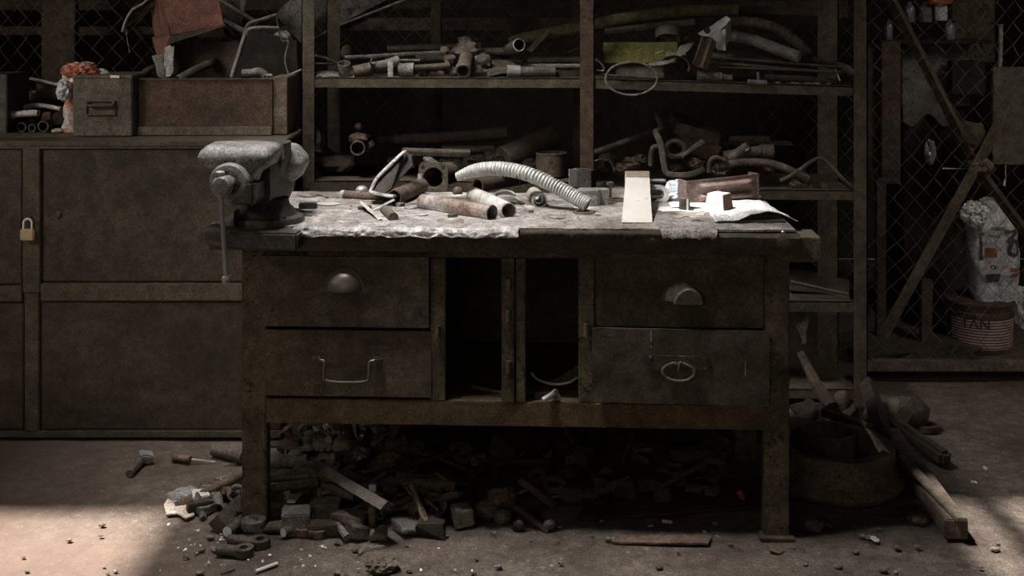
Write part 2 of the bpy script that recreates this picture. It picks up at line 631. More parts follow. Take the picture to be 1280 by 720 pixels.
# drawers
def drawer(px0, px1, py0, py1, proud, m, tilt=0.0):
    x0, z1 = bl(px0, py0, -proud)
    x1, z0 = bl(px1, py1, -proud)
    M = BM_ @ Matrix.Translation(((x0 + x1) / 2, -proud, (z0 + z1) / 2)) @ Matrix.Rotation(tilt, 4, 'Y')
    o = bpy.data.objects.new('drawer', None)
    mb = MB(M)
    w, h = x1 - x0, z1 - z0

    def face(u, v):
        return ((u - .5) * w, .003 * noise.noise(Vector((u * 3 + px0, v * 3, py0))), (v - .5) * h)
    mb.grid(24, 12, face, thick=.0)
    mb.box((0, .006, 0), (w, .01, h), bev=.002)
    # the box behind the front
    for sx in (-1, 1):
        mb.box((sx * (w / 2 - .02), .25, -.01), (.003, .48, h * .8))
    mb.box((0, .25, -h * .4), (w - .04, .48, .003))
    mb.box((0, .49, -.01), (w - .04, .003, h * .8))
    d = mb.build('drawer', m, bench, ang=30)
    return d, M, w, h


def rivets(M, pts, m, par, r=.004, y=-.001):
    mb = MB(M)
    for x, z in pts:
        mb.lathe([(r, 0), (r * .8, .0016), (0, .0025)], 10, (x, y, z), (0, -1, 0))
    return mb.build('rivet', m, par)


PXM = 1 / 446.4
# upper left, with round cup pull
d, M, w, h = drawer(324, 536, 320, 410, .012, drawer_a)
for x, z in ((-.20, .075), (.215, .07), (-.205, -.055), (.215, -.052)):
    rivets(M, [(x, z)], cast_dk, d)


def cup(M, x, z, r, m, par, wide=1.0, depth=.03, flange=True, ring=False):
    mb = MB(M)
    vs, n1, n2 = [], 20, 8
    for j in range(n2 + 1):
        ph = PI / 2 * j / n2
        row = []
        for i in range(n1 + 1):
            a = PI * i / n1
            rr = r * math.cos(ph)
            row.append(mb._v((x + wide * rr * math.cos(a), -.003 - depth * math.sin(ph), z + rr * math.sin(a))))
        vs.append(row)
    for j in range(n2):
        for i in range(n1):
            try:
                mb.bm.faces.new([vs[j][i], vs[j][i + 1], vs[j + 1][i + 1], vs[j + 1][i]])
            except ValueError:
                pass
    fs = list(mb.bm.faces)
    bmesh.ops.solidify(mb.bm, geom=fs, thickness=.002)
    hd = mb.build('cup_handle', m, par)
    if flange:
        mb = MB(M)
        poly = [(wide * (r + .009) * math.cos(PI * i / 20), (r + .009) * math.sin(PI * i / 20)) for i in range(21)]
        mb.prism([(-wide * r - .02, -.006)] + [(wide * r + .02, -.006)] + [(wide * r + .02, .003)] + poly[1:-1] + [(-wide * r - .02, .003)], .003,
                 c=(x, -.0005, z), rot=(PI / 2, 0, 0))
        mb.build('flange', m, hd)
    return hd


pull = mat('pull_steel', (.12, .10, .085), (.17, .15, .13), (.3, .28, .25), .36, .6, 10, .1, .74, 60)
cup(M, .002, .006, .052, pull, d, .95, .032)
# lower left, with wire bail
d, M, w, h = drawer(331, 539, 412, 497, .004, drawer_b)
mb = MB(M)
zc, bx = -.032, .075
pts = [(-bx - .018, -.008, .012), (-bx, -.012, .012), (-bx + .012, -.016, .006), (-bx + .012, -.022, -.03), (-bx + .022, -.024, -.042), (0, -.025, -.046),
       (bx - .022, -.024, -.042), (bx - .012, -.022, -.03), (bx - .012, -.016, .006), (bx, -.012, .012), (bx + .018, -.008, .012)]
mb.tube(pts, .0042, 10, smooth=4)
hd = mb.build('bail_handle', pull, d)
for s in (-1, 1):
    mb = MB(M)
    mb.box((s * (bx + .012), -.008, .013), (.026, .016, .016), bev=.004)
    mb.build('handle_bracket', drawer_b, d)
# upper right, with boxed cup pull
d, M, w, h = drawer(744, 954, 322, 410, -.003, drawer_c)
hx = .012
hd = cup(M, hx, -.02, .052, drawer_c, d, 1.0, .02, flange=True)
mb = MB(M)
mb.prism([(.045 * math.cos(PI * i / 14) * .9, -.0 + .045 * math.sin(PI * i / 14)) for i in range(15)], .026, c=(hx + .012, -.012, -.026), rot=(PI / 2, 0, 0), bev=.003)
mb.build('hood', scrap_b if False else drawer_a, hd)
# lower right, standing proud and slightly tilted, with heart-shaped drop ring
d, M, w, h = drawer(740, 962, 411, 507, .022, drawer_a, math.radians(.6))
mb = MB(M)
mb.box((-.008, -.003, .012), (.17, .004, .042), bev=.0015)
pl = mb.build('handle_plate', drawer_a, d)
for q in ((-.083, .026), (.067, .026), (-.083, -.002), (.067, -.002)):
    rivets(M, [q], pull, pl, y=-.005)
mb = MB(M)
mb.tube([(-.01, -.008, .008), (-.022, -.010, .012), (-.044, -.012, .002), (-.05, -.014, -.012), (-.04, -.016, -.026), (-.01, -.018, -.034), (.02, -.016, -.030),
         (.036, -.014, -.016), (.032, -.012, .0), (.012, -.010, .010), (0, -.009, .014), (-.006, -.009, .004), (-.006, -.009, -.008)], .0048, 10, smooth=5)
mb.build('drop_ring', drawer_c, pl)
# pale drips on the fronts
drip = mat('pale_drip', (.42, .38, .32), (.5, .47, .42), None, .7)
for x, z0, z1, ww in ((-.082, .07, .10, .0035), (-.081, .052, .058, .003), (.178, -.02, .022, .0025)):
    mb = MB(M)
    mb.box((x, -.0008, (z0 + z1) / 2), (ww, .0012, z1 - z0), bev=.0005)
    mb.build('paint_drip', drip, d)

# ------------------------------------------------------------------ left cabinet
CYF = 4.08
cabx0, cabx1 = W(-170, 0, CYF).x, W(352, 0, CYF).x
cz1 = W(0, 176, CYF).z
cz0 = W(0, 546, CYF).z


def cz(py):
    return W(0, py, CYF).z


def cx(px):
    return W(px, 0, CYF).x


cab = empty('steel_cabinet', Vector(((cabx0 + cabx1) / 2, CYF, 0)), 'wide dark steel cabinet with panelled doors and a padlock behind the vise', 'cabinet')


def cpart(name, m, x0, x1, z0, z1, y0, y1, parent=None, bev=.003):
    mb = MB()
    mb.box(((x0 + x1) / 2, (y0 + y1) / 2, (z0 + z1) / 2), (x1 - x0, y1 - y0, z1 - z0), bev=bev)
    return mb.build(name, m, parent or cab)


cpart('carcase', cab_m, cabx0, cabx1, cz0, cz1 - .004, CYF + .012, CYF + .55)
top = cpart('cabinet_top', cab_f, cabx0 - .01, cabx1 + .01, cz1 - .018, cz1, CYF - .012, CYF + .56)
cpart('top_lip', tin_m, cabx0 - .01, cabx1 + .01, cz(186), cz(178), CYF - .006, CYF + .012)
cpart('stile', cab_f, cx(29), cx(51), cz(366), cz(184), CYF - .006, CYF + .014)
cpart('stile', cab_f, cx(31), cx(49), cz(545), cz(366), CYF - .003, CYF + .014)
cpart('middle_rail', cab_f, cx(51), cabx1, cz(376), cz(354), CYF - .005, CYF + .014)
cpart('middle_rail', cab_f, cabx0, cx(28), cz(377), cz(357), CYF - .005, CYF + .014)
cpart('bottom_rail', cab_f, cabx0, cabx1, cz0 - .002, cz(538), CYF - .006, CYF + .014)
for a, b_, c_, d_ in ((52, 351, 378, 537), (54, 351, 187, 352), (-168, 27, 187, 355), (-168, 29, 379, 537)):
    dr = cpart('door_panel', cab_m, cx(a), cx(b_), cz(d_), cz(c_), CYF + .002, CYF + .013)
mb = MB()
p = Vector((cx(72), CYF, cz(268)))
mb.lathe([(0, 0), (.012, 0), (.012, .004), (.006, .006), (0, .006)], 16, p, (0, -1, 0))
mb.build('lock_rosette', cab_f, cab)
for px in (60, 335, -120):
    for dy in (.1, .45):
        mb = MB()
        mb.box((cx(px), CYF + dy, cz0 / 2 + .001), (.05, .05, cz0))
        mb.build('foot', black_m, cab)
mb = MB()
mb.box((cx(38), CYF - .012, cz(275)), (.016, .008, .03), bev=.002)
mb.build('hasp', cab_f, cab)
# padlock
pk = empty('padlock', Vector((cx(39), CYF - .03, cz(298))), 'small brass padlock hanging from the hasp of the dark cabinet', 'padlock')
mb = MB()
mb.box((cx(39), CYF - .03, cz(291)), (.047, .018, .038), bev=.004)
mb.build('lock_body', brass, pk)
mb = MB()
q = Vector((cx(39), CYF - .03, cz(284)))
mb.tube([q + Vector((-.014, 0, -.005)), q + Vector((-.014, 0, .018))] + [q + Vector((-.014 * math.cos(a), 0, .020 + .014 * math.sin(a))) for a in [PI * i / 8 for i in range(9)]]
        + [q + Vector((.014, 0, .018)), q + Vector((.014, 0, -.005))], .0036, 10)
mb.build('shackle', bright, pk)

# ------------------------------------------------------------------ storage rack
RY = 4.40
rack = empty('storage_rack', Vector((W(730, 0, RY).x, RY, 0)), 'tall angle iron storage rack full of pipes and scrap behind the workbench', 'rack')


def rpart(name, m, px0, px1, z0, z1, Y0, Y1, parent=None, bev=.002, Yp=None):
    Yp = Yp or RY
    x0, x1 = W(px0, 0, Yp).x, W(px1, 0, Yp).x
    mb = MB()
    mb.box(((x0 + x1) / 2, (Y0 + Y1) / 2, (z0 + z1) / 2), (x1 - x0, Y1 - Y0, z1 - z0), bev=bev)
    return mb.build(name, m, parent or rack)


def angle_post(px0, px1, Y, m, Yp, side):
    x0, x1 = W(px0, 0, Yp).x, W(px1, 0, Yp).x
    mb = MB()
    mb.box(((x0 + x1) / 2, Y + .002, 1.0), (x1 - x0, .004, 2.0))
    xs_ = x0 if side < 0 else x1
    mb.box((xs_ - side * -.002 * -1, Y + .022, 1.0), (.004, .044, 2.0))
    for k in range(20):
        mb.lathe([(.004, 0), (.0035, .002), (0, .003)], 8, ((x0 + x1) / 2, Y, .12 + k * .0985), (0, -1, 0))
    return mb.build('post', m, rack)


angle_post(377, 393, RY - .005, shelf_m, RY, -1)
angle_post(725, 743, RY - .005, shelf_red, RY, 1)
angle_post(1067, 1084, RY - .005, shelf_m, RY, 1)
angle_post(408, 425, RY + .42, shelf_m, RY + .42, -1)
angle_post(1022, 1048, RY + .42, shelf_m, RY + .42, 1)
angle_post(716, 730, RY + .42, shelf_m, RY + .42, 1)


def rshelf(px0, px1, z0, z1, lip, name='shelf', m=None, back=.44):
    """shelf sloping from z0 at px0 to z1 at px1"""
    x0, x1 = W(px0, 0, RY).x, W(px1, 0, RY).x
    mb = MB()
    for (ya, yb, dz0, dz1) in ((0, back, -.004, 0), (0, .004, -lip, .002), (back - .004, back, -lip, .0)):
        v = []
        for x, z in ((x0, z0), (x1, z1)):
            for y in (RY + ya, RY + yb):
                for dz in (dz0, dz1):
                    v.append((x, y, z + dz))
        mb.mesh(v, [(0, 1, 3, 2), (4, 6, 7, 5), (0, 4, 5, 1), (2, 3, 7, 6), (1, 5, 7, 3), (0, 2, 6, 4)])
    return mb.build(name, m or shelf_m, rack)


US = [1.213, 1.206, 1.181]                                    # upper shelf heights left, middle, right


def up_z(px):
    return 1.213 if px < 735 else 1.209 - (px - 745) / 323 * .028


rshelf(393, 725, 1.213, 1.211, .036)
rshelf(743, 1068, 1.209, 1.181, .036)
rshelf(393, 725, .835, .83, .05)
rshelf(743, 1068, .805, .80, .036)
rshelf(393, 725, .40, .395, .04)
rshelf(743, 1068, .40, .392, .04)
rshelf(743, 1068, .075, .07, .035)
rshelf(393, 725, .075, .07, .035)
rshelf(393, 725, 1.66, 1.66, .036)  # unseen top shelf, added to block light from the shelf below
rshelf(743, 1068, 1.66, 1.66, .036)  # likewise unseen, added to keep light off the right bay

# ------------------------------------------------------------------ chain link fences


def chain_fence(x0, x1, z0, z1, Y, label, a=.0195, b=.043, sag=.006, seed=0, r=.0014):
    f = empty('chain_link_fence', Vector(((x0 + x1) / 2, Y, 0)), label, 'fence')
    mb = MB()
    n = int((x1 - x0) / (2 * a))
    m = int((z1 - z0) / b)
    for i in range(n + 1):
        pts = []
        for k in range(m + 1):
            s = 1 if (k + i) % 2 else -1
            x, z = x0 + i * 2 * a + s * a, z0 + k * b
            w = noise.noise_vector(Vector((x * 2.2, z * 2.2, seed)))
            w2 = noise.noise_vector(Vector((x * 9, z * 9, seed + 4)))
            pts.append(Vector((x + (w.x * 3 + w2.x) * sag, Y + s * .002 + w.y * sag * 2, z + (w.z * 3 + w2.z) * sag)))
        mb.tube(pts, r, 3, cap=False)
    mb.build('wire_mesh', wire_m, f, merge=False)
    return f


fa = chain_fence(-2.3, 1.45, .3, 1.62, 4.97, 'rusty chain link fence with timber post behind the rack and cabinet')
mb = MB()
mb.box((W(73, 0, 5.0).x, 5.02, .9), (W(94, 0, 5).x - W(52, 0, 5).x, .05, 1.8), bev=.004)
mb.build('post', woodbg, fa)
mb = MB()
mb.box((W(545, 0, 5.0).x, 5.02, .9), (.045, .05, 1.8), bev=.004)
mb.build('post', woodbg, fa)
fb = chain_fence(1.40, 2.35, .08, 1.62, 4.72, 'sagging chain link fence closing off the corner right of the rack', seed=9, sag=.010)
mb = MB()
mb.box((1.93, 4.72, .062), (1.12, .05, .038), bev=.004)
mb.build('bottom_rail', oldwood, fb)
mb = MB()
mb.box((1.93, 4.74, .02), (1.12, .03, .045), bev=.002)
mb.build('shade_strip', black_m, fb)  # black strip added for the dark gap under the rail
TOP = .8535


def Bp(px, py, r=0.0):
    return Z(px, py, TOP + r)


def thing1(name, mb, m, label, cat, group=None, ang=35):
    return tag(mb.build(name, m, ang=ang), label, cat, group)


def pipe(name, label, cat, pts, r, m, wall=.003, seg=16, smooth=0, group=None, rfun=None):
    mb = MB()
    if wall and len(pts) == 2:
        a, b = Vector(pts[0]), Vector(pts[1])
        pts = [a.lerp(b, t) for t in (0, .01, .5, .99, 1)]
    mb.tube(pts, r, seg, wall=wall, smooth=smooth, rfun=rfun)
    return thing1(name, mb, m, label, cat, group)


def block(name, label, cat, c, s, m, rot=(0, 0, 0), bev=.003, jit=0.0, group=None, taper=None):
    """box standing with its base centre at c"""
    mb = MB()
    R3 = Euler(rot).to_matrix()
    mb.box(Vector(c) + R3 @ Vector((0, 0, s[2] / 2)), s, rot=rot, bev=bev, jit=jit, taper=taper)
    return thing1(name, mb, m, label, cat, group)


def flat(name, label, cat, c, poly, th, m, rot=(0, 0, 0), bev=0.0, group=None):
    mb = MB()
    mb.prism(poly, th, c=c, rot=rot, bev=bev)
    return thing1(name, mb, m, label, cat, group)


def shard(n, rx, ry, seed):
    r = random.Random(seed)
    return [(rx * r.uniform(.65, 1) * math.cos(2 * PI * i / n), ry * r.uniform(.65, 1) * math.sin(2 * PI * i / n)) for i in range(n)]


# ------------------------------------------------------------------ bench vise
VM = Matrix.Translation((-.728, 3.44, .852)) @ Matrix.Rotation(math.radians(-5), 4, 'Z') @ Matrix.Scale(.955, 4, (0, 0, 1))
vise = empty('bench_vise', VM, 'large worn cast iron vise bolted on the left end of the workbench', 'vise')
S = .0022
# base plate with rounded left end
mb = MB(VM)
mb.box((.05, -.0, -.025), (.20, .26, .05), bev=.006)
arc = [(-.05 + .0 - .035 * math.sin(a) * 1.0, .075 * math.cos(a)) for a in [PI * i / 12 for i in range(13)]]
mb.build('base_plate', cast_dk, vise)
mb = MB(VM)
mb.loft([(-.125, -.085, -.018, .010, .012, 2.2), (-.118, -.085, -.016, .024, .028, 2.4), (-.09, -.085, -.016, .03, .034, 3), (-.05, -.09, -.022, .032, .030, 3),
         (.0, -.095, -.026, .032, .027, 4), (.14, -.095, -.027, .032, .026, 5)], 24, axis='x')
mb.build('mounting_lug', cast_dk, vise)
mb = MB(VM)
mb.loft([(-.11, -.075, .012, .008, .008, 2.2), (-.105, -.075, .012, .014, .012, 2.4), (-.07, -.075, .018, .02, .018, 3), (-.04, -.07, .03, .03, .026, 3)], 20, axis='x')
mb.build('lug_rib', cast, vise)
mb = MB(VM)
mb.lathe([(0, 0), (.105, 0), (.108, .008), (.105, .022), (.085, .028), (.08, .04), (.066, .055), (.06, .075), (0, .075)], 36, (.02, .02, 0))
for k in range(4):
    a = PI / 4 + k * PI / 2
    mb.lathe([(0, .02), (.013, .02), (.013, .034), (0, .034)], 6, (.02 + .088 * math.cos(a), .02 + .088 * math.sin(a), 0))
mb.build('swivel_base', cast_dk, vise)
# fixed body with slide housing and anvil
mb = MB(VM)
mb.loft([(-.05, .0, .135, .05, .065, 5), (.0, .0, .13, .060, .08, 5), (.1, .005, .125, .064, .082, 4), (.17, .005, .13, .056, .07, 3.4), (.2, .005, .135, .045, .055, 3)], 32, axis='y')
mb.wobble(.003, 14)
mb.build('slide_housing', cast_dk, vise)
mb = MB(VM)
mb.loft([(.12, .0, .055, .06, .05, 4), (.17, -.005, .05, .075, .052, 5), (.19, -.01, .045, .088, .045, 5), (.240, -.01, .045, .088, .045, 6), (.244, -.01, .045, .082, .04, 6)], 32)
mb.build('fixed_jaw', cast_dk, vise)
mb = MB(VM)
mb.blob((.048, .125, .170), (.066, .075, .062), .07, 1.6, 4, 3)
mb.wobble(.003, 12)
mb.build('anvil', cast, vise)
# moving jaw
mb = MB(VM)
mb.loft([(.075, -.03, -.085, .038, .036, 3), (.10, -.03, -.09, .05, .044, 3), (.14, -.03, -.088, .056, .045, 3), (.165, -.03, -.082, .062, .046, 3.2), (.182, -.03, -.078, .080, .05, 4.5),
         (.192, -.03, -.075, .098, .056, 6), (.215, -.03, -.072, .105, .062, 7), (.236, -.026, -.068, .102, .056, 7), (.245, -.024, -.064, .096, .05, 7), (.249, -.022, -.06, .088, .043, 7)], 44)
bmesh.ops.subdivide_edges(mb.bm, edges=list(mb.bm.edges), cuts=1, use_grid_fill=True)
mb.wobble(.0045, 11)
mb.wobble(.0016, 60)
mj = mb.build('moving_jaw', cast, vise, ang=60)
mb = MB(VM)
mb.lathe([(0, 0), (.005, 0), (.005, .004), (0, .005)], 10, (-.05, -.131, .205), (0, -1, 0))
mb.build('screw', cast_dk, mj)
mb = MB(VM)
mb.box((-.015, -.014, .219), (.19, .012, .05), bev=.003, jit=.0015)
mb.build('jaw_plate', cast, vise)
mb = MB(VM)
mb.box((-.008, .0, .214), (.17, .012, .05), bev=.003, jit=.0015)
mb.build('jaw_plate', cast_dk, vise)
mb = MB(VM)
mb.box((.0, -.05, .115), (.07, .2, .07), bev=.008)
mb.build('slide_bar', cast_dk, vise)
# screw boss, ball and handle
CXS, CZS = -.038, .146
mb = MB(VM)
mb.lathe([(.052, 0), (.056, .004), (.056, .024), (.050, .032), (.036, .034), (.034, .028), (.0, .028)], 36, (CXS, -.118, CZS), (0, -1, 0))
mb.build('screw_collar', cast, vise)
mb = MB(VM)
mb.lathe([(.022, 0), (.022, .03), (.019, .045), (0, .045)], 24, (CXS, -.14, CZS), (0, -1, 0))
mb.lathe([(.018, .04), (.027, .046), (.029, .056), (.027, .068), (.022, .074), (0, .077)], 28, (CXS, -.14, CZS), (0, -1, 0))
mb.build('screw_head', cast, vise)
mb = MB(VM)
hb = Vector((CXS - .006, -.197, CZS))
mb.tube([hb + Vector((-.001, 0, .036)), hb + Vector((0, 0, 0)), hb + Vector((.016, 0, -.262))], .0068, 14)
hd = mb.build('handle', steel, vise)
mb = MB(VM)
mb.lathe([(0, -.006), (.011, -.005), (.0125, 0), (.0125, .008), (.010, .013), (0, .014)], 16, hb + Vector((.0165, 0, -.270)), (-.06, 0, 1))
mb.build('handle_knob', steel, hd)
mb = MB(VM)
mb.lathe([(0, 0), (.0125, .0), (.0135, .004), (.0125, .012), (.008, .015), (0, .015)], 16, hb + Vector((-.001, 0, .026)), (0, 0, 1))
mb.build('handle_knob', steel, hd)

# ------------------------------------------------------------------ things on the bench
# sheet metal lip lying over the left front edge
mb = MB(BM_)
xa, xb = bl(366, 285, -.03)[0], bl(648, 285, -.03)[0]


def lip(u, v):
    x = xa + (xb - xa) * u
    n = noise.noise(Vector((x * 22, 0, 4)))
    n2 = noise.noise(Vector((x * 60, v * 5, 7)))
    if v < .55:
        t = v / .55
        return (x, .30 * (1 - t) - .028, TOP + .0035 + .004 * n * t + .0015 * n2 + .002 * noise.noise(Vector((x * 12, t * 5, 1))))
    t = (v - .55) / .45
    return (x, -.028 - .010 * math.sin(t * PI / 2) + .004 * n2, TOP + .003 + .004 * n - t * (.022 + .010 * n + .005 * n2))


mb.grid(150, 24, lip, thick=.0015)
thing1('tin_sheet', mb, dust_sheet, 'dusty crumpled tin sheet folded over the front edge of the workbench beside the vise', 'metal sheet', ang=50)

# ribbed hose
P = [W(571, 221, 3.80), W(596, 213, 3.78), W(626, 211, 3.74), W(658, 217, 3.70), W(690, 231, 3.66), W(716, 245, 3.63), W(735, 256, 3.61)]
pts = spline(P, 40)
mb = MB()
n = len(pts)
seg = 18
mb.tube(pts, [(.0180 + .0052 * [0, .8, 1, 1, .8][i % 5]) * (.62 + .38 * min(1, i / (n * .16))) for i in range(n)], seg, wall=.004)
thing1('ribbed_hose', mb, gal, 'pale ribbed metal hose arching over the pipes on the workbench', 'hose', ang=80)

pipe('steel_pipe', 'rust streaked steel pipe lying nearest the front edge of the workbench', 'pipe', [Bp(528, 252, .023), Bp(615, 266.5, .023)], .0238, rustpipe, .003, 28)
pipe('steel_pipe', 'plain grey tapered pipe end lying just behind the rust streaked pipe', 'pipe', [Bp(592, 243, .024), Bp(636, 264, .023)], [.0235, .0235, .024, .0245, .0245], greypipe, .0035, 28)

# square flange fitting
fM = Matrix.Translation(Bp(540, 244) + Vector((0, .06, .0))) @ Matrix.Rotation(math.radians(-6), 4, 'Z')
ff = empty('flange_fitting', fM, 'square dark flange with big bore and two bolt holes standing behind the rusty pipe', 'pipe fitting')
mb = MB(fM)
hw = .0495
outer = []
for k in range(64):
    a = 2 * PI * k / 64
    ca, sa = math.cos(a), math.sin(a)
    outer.append((hw * math.copysign(abs(ca) ** .28, ca), hw * math.copysign(abs(sa) ** .28, sa)))
v, f = [], []
for (y) in (0, .012):
    for x, z in outer:
        v.append((x, y, z + hw))
    for k in range(64):
        a = 2 * PI * k / 64
        v.append((.034 * math.cos(a), y, .034 * math.sin(a) + hw))
for k in range(64):
    k2 = (k + 1) % 64
    f += [(k, k2, 64 + k2, 64 + k), (128 + k, 192 + k, 192 + k2, 128 + k2), (k, 128 + k, 128 + k2, k2), (64 + k, 64 + k2, 192 + k2, 192 + k)]
mb.mesh(v, f)
mb.build('flange', tin_m, ff)
mb = MB(fM)
mb.tube([(0, .012, hw), (.012, .08, hw), (.03, .15, hw - .006)], .038, 28, wall=.005, smooth=5)
mb.build('pipe_stub', rust, ff)
for sx in (-1, 1):
    mb = MB(fM)
    mb.lathe([(0, 0), (.0068, 0), (.0068, .0006), (0, .0006)], 16, (sx * .035, -.0002, hw + .034), (0, -1, 0))
    mb.build('bolt_hole', black_m, ff)
mb = MB()
mb.box(Bp(524, 244) + Vector((0, 0, .036)), (.012, .002, .07), rot=(.08, .06, 0))
thing1('metal_strip', mb, white_pl, 'thin pale strip standing upright against the square flange', 'metal strip')

# angled bracket plate
mb = MB()
a, b_, c_ = W(466, 237, 3.80), W(478, 222, 3.82), W(506, 192, 3.86)
pl = [(a, .0)]
Q = [W(461, 239, 3.78), W(470, 222, 3.8), W(505, 191, 3.86), W(514, 196, 3.86), W(516, 206, 3.86), W(489, 236, 3.82), W(500, 246, 3.76), W(492, 246, 3.72), W(476, 243, 3.74)]
dn = Vector((.06, .05, .0))
v = [q for q in Q] + [q + Vector((.004, .022, .002)) for q in Q]
n = len(Q)
mb.mesh(v, [tuple(range(n)), tuple(reversed(range(n, 2 * n)))] + [(i, (i + 1) % n, n + (i + 1) % n, n + i) for i in range(n)])
thing1('angle_bracket', mb, cast_dk, 'tilted dark angle bracket with pale rim leaning up behind the round bar', 'bracket')
mb = MB()
E = [W(461, 240, 3.77), W(466, 230, 3.79), W(473, 219, 3.80), W(506, 191, 3.85)]
e2 = [(0.0, 0), (.010, -.002)]
mb2 = MB()
rim = [W(462, 240, 3.76), W(467, 230, 3.775), W(475, 218, 3.79), W(503, 191.5, 3.845), W(507, 190.5, 3.85)]
mb2.tube(rim, .0065, 8, smooth=5, flat=.6)
mb2.tube([W(463, 240, 3.76), W(475, 243, 3.73), W(493, 246, 3.71)], .010, 8, smooth=4, flat=.5)
br = mb2.build('bracket_rim', scrap_b if False else dust_sheet, bpy.data.objects['angle_bracket'])
# round bar with pale end
hM = empty('round_bar', Bp(427, 246, .014), 'short dark round bar with pale domed end left of the pipe elbow', 'bar')
mb = MB()
mb.tube([Bp(430, 244, .014), Bp(486, 247, .014)], .0155, 18)
mb.build('shaft', rust, hM)
mb = MB()
mb.tube([Bp(424.5, 244, .014), Bp(427, 243.8, .014), Bp(431, 244, .014)], [.010, .0155, .0165], 18)
mb.build('domed_end', steel_lt, hM)
mb = MB()
mb.blob(Bp(450, 241, .018) + Vector((0, .05, 0)), (.02, .02, .017), .1, 2, 3, 5)
thing1('knob', mb, steel, 'round worn steel knob lying behind the round bar', 'knob')
# elbow
pipe('pipe_elbow', 'dark ribbed pipe elbow opening left between bracket and square flange', 'pipe elbow',
     [Bp(493, 247, .024), Bp(500, 244, .026), Bp(512, 240, .028) + Vector((0, .03, 0)), Bp(524, 236, .03) + Vector((0, .07, 0))], .025, rust, .004, 22, smooth=5,
     rfun=lambda t: 1 + .06 * math.sin(t * 40))
# crossed flat bars
mb = MB()
p, q = Bp(452, 253, .028), Bp(476, 275, .006)
mb.tube([p, q], .0065, 4, flat=.5)
thing1('flat_bar', mb, greypipe, 'slim pale flat bar crossing on top of another in front of the round bar', 'flat bar')
mb = MB()
p, q = Bp(463, 264, .006), Bp(492, 250, .024)
mb.tube([p, q], [.005, .0075], 4, flat=.5)
thing1('flat_bar', mb, steel_lt, 'bright forked flat bar lying under the slim bar and pointing at the elbow', 'flat bar')
pipe('steel_peg', 'short grey steel peg lying end forward near the bench edge', 'peg', [Bp(481, 262, .014), Bp(492, 272, .014)], .0145, grime_pipe, 0, 18)
# small fittings in the middle
mb = MB()
mb.blob(Bp(572, 240, .02) + Vector((0, .01, 0)), (.0165, .0165, .0165), .05, 1.5, 3, 2)
thing1('steel_ball', mb, rust, 'rusty steel ball end between the flange and the grey pipe', 'ball')
pipe('steel_pipe', 'dark short pipe with open end facing forward under the ribbed hose', 'pipe', [Bp(597, 232, .026), Bp(650, 224, .026) + Vector((.02, .05, 0))], .0235, rust_dk, .0035, 24)
pipe('round_bar', 'thin short pale bar lying behind the rust streaked pipe', 'bar', [Bp(548, 250, .01) + Vector((0, .03, 0)), Bp(582, 247, .01) + Vector((0, .02, 0))], .0085, greypipe, 0, 12)
# little stool-like bracket
sM = empty('flat_bracket', Bp(640, 236), 'small flat topped bracket on thin legs beneath the ribbed hose', 'bracket')
mb = MB()
mb.box(Bp(640, 238) + Vector((0, .03, .058)), (.085, .05, .008), rot=(.1, .05, .1), bev=.002)
mb.build('plate', steel_lt, sM)
for dx in (-.012, .028):
    mb = MB()
    mb.box(Bp(640, 238) + Vector((dx, .025, .028)), (.005, .006, .056))
    mb.build('leg', cast_dk, sM)
# clamp
cl = empty('hose_clamp', Bp(632, 250), 'looped hose clamp with bright screw between pipe and coupling', 'clamp')
mb = MB()
cc = Bp(631, 246, .012)
mb.tube([cc + Vector((.033 * math.cos(a), .02 * math.sin(a), .012 * math.sin(a))) for a in [2 * PI * i / 28 for i in range(28)]], .0045, 8, flat=2.0)
mb.tube([cc + Vector((.03 * math.cos(a), .018 * math.sin(a) - .005, -.009)) for a in [PI + PI * i / 14 for i in range(15)]], .004, 8, flat=1.6)
mb.build('band', steel, cl)
mb = MB()
mb.tube([Bp(645, 247, .014), Bp(655, 255, .006)], .0045, 8)
mb.build('screw', steel_lt, cl)
# coupling
mb = MB()
a, b_ = Bp(667, 244, .024) + Vector((0, .015, 0)), Bp(675, 251, .0235)
mb.tube([a, a.lerp(b_, .02), b_.lerp(a, .03), b_], [.0225, .024, .024, .023], 28, wall=.004)
cpq = thing1('pipe_coupling', mb, greypipe, 'short pale threaded pipe coupling with open end beneath the hose', 'coupling')
mb = MB()
d = (b_ - a).normalized()
m_ = a.lerp(b_, .8)
mb.tube([m_ - d * .012, m_], .014, 20, wall=.003)
mb.build('inner_ring', steel_lt, cpq)
# shards around
SH = [(663, 258, .03, .02, 'pale broken sheet scrap right of the grey pipe mouth', 3), (662, 265, .016, .022, 'bright pointed scrap in front of the coupling', 8),
      (697, 273, .03, .008, 'long bright sliver near the bench edge before the flat ring', 12), (700, 251, .028, .010, 'small dusty scrap behind the flat ring', 15),
      (529, 270, .022, .008, 'thin bright sliver in front of the rust streaked pipe', 21), (513, 260, .028, .016, 'pale curled scrap under the left end of the rusty pipe', 24),
      (748, 270, .014, .006, 'small bright offcut right of the flat ring', 31), (410, 256, .05, .022, 'wide pale smooth offcut on the dusty sheet by the vise', 33),
      (384, 246, .04, .012, 'grey scrap sheet behind the vise base', 36), (425, 247, .035, .016, 'dark curled scrap left of the round bar', 39),
      (566, 272, .02, .005, 'dark thin sliver below the middle of the rusty pipe', 41), (455, 262, .03, .012, 'dark cut scrap beneath the crossed flat bars', 44),
      (500, 258, .02, .010, 'dark lump of scrap beside the steel peg', 47)]
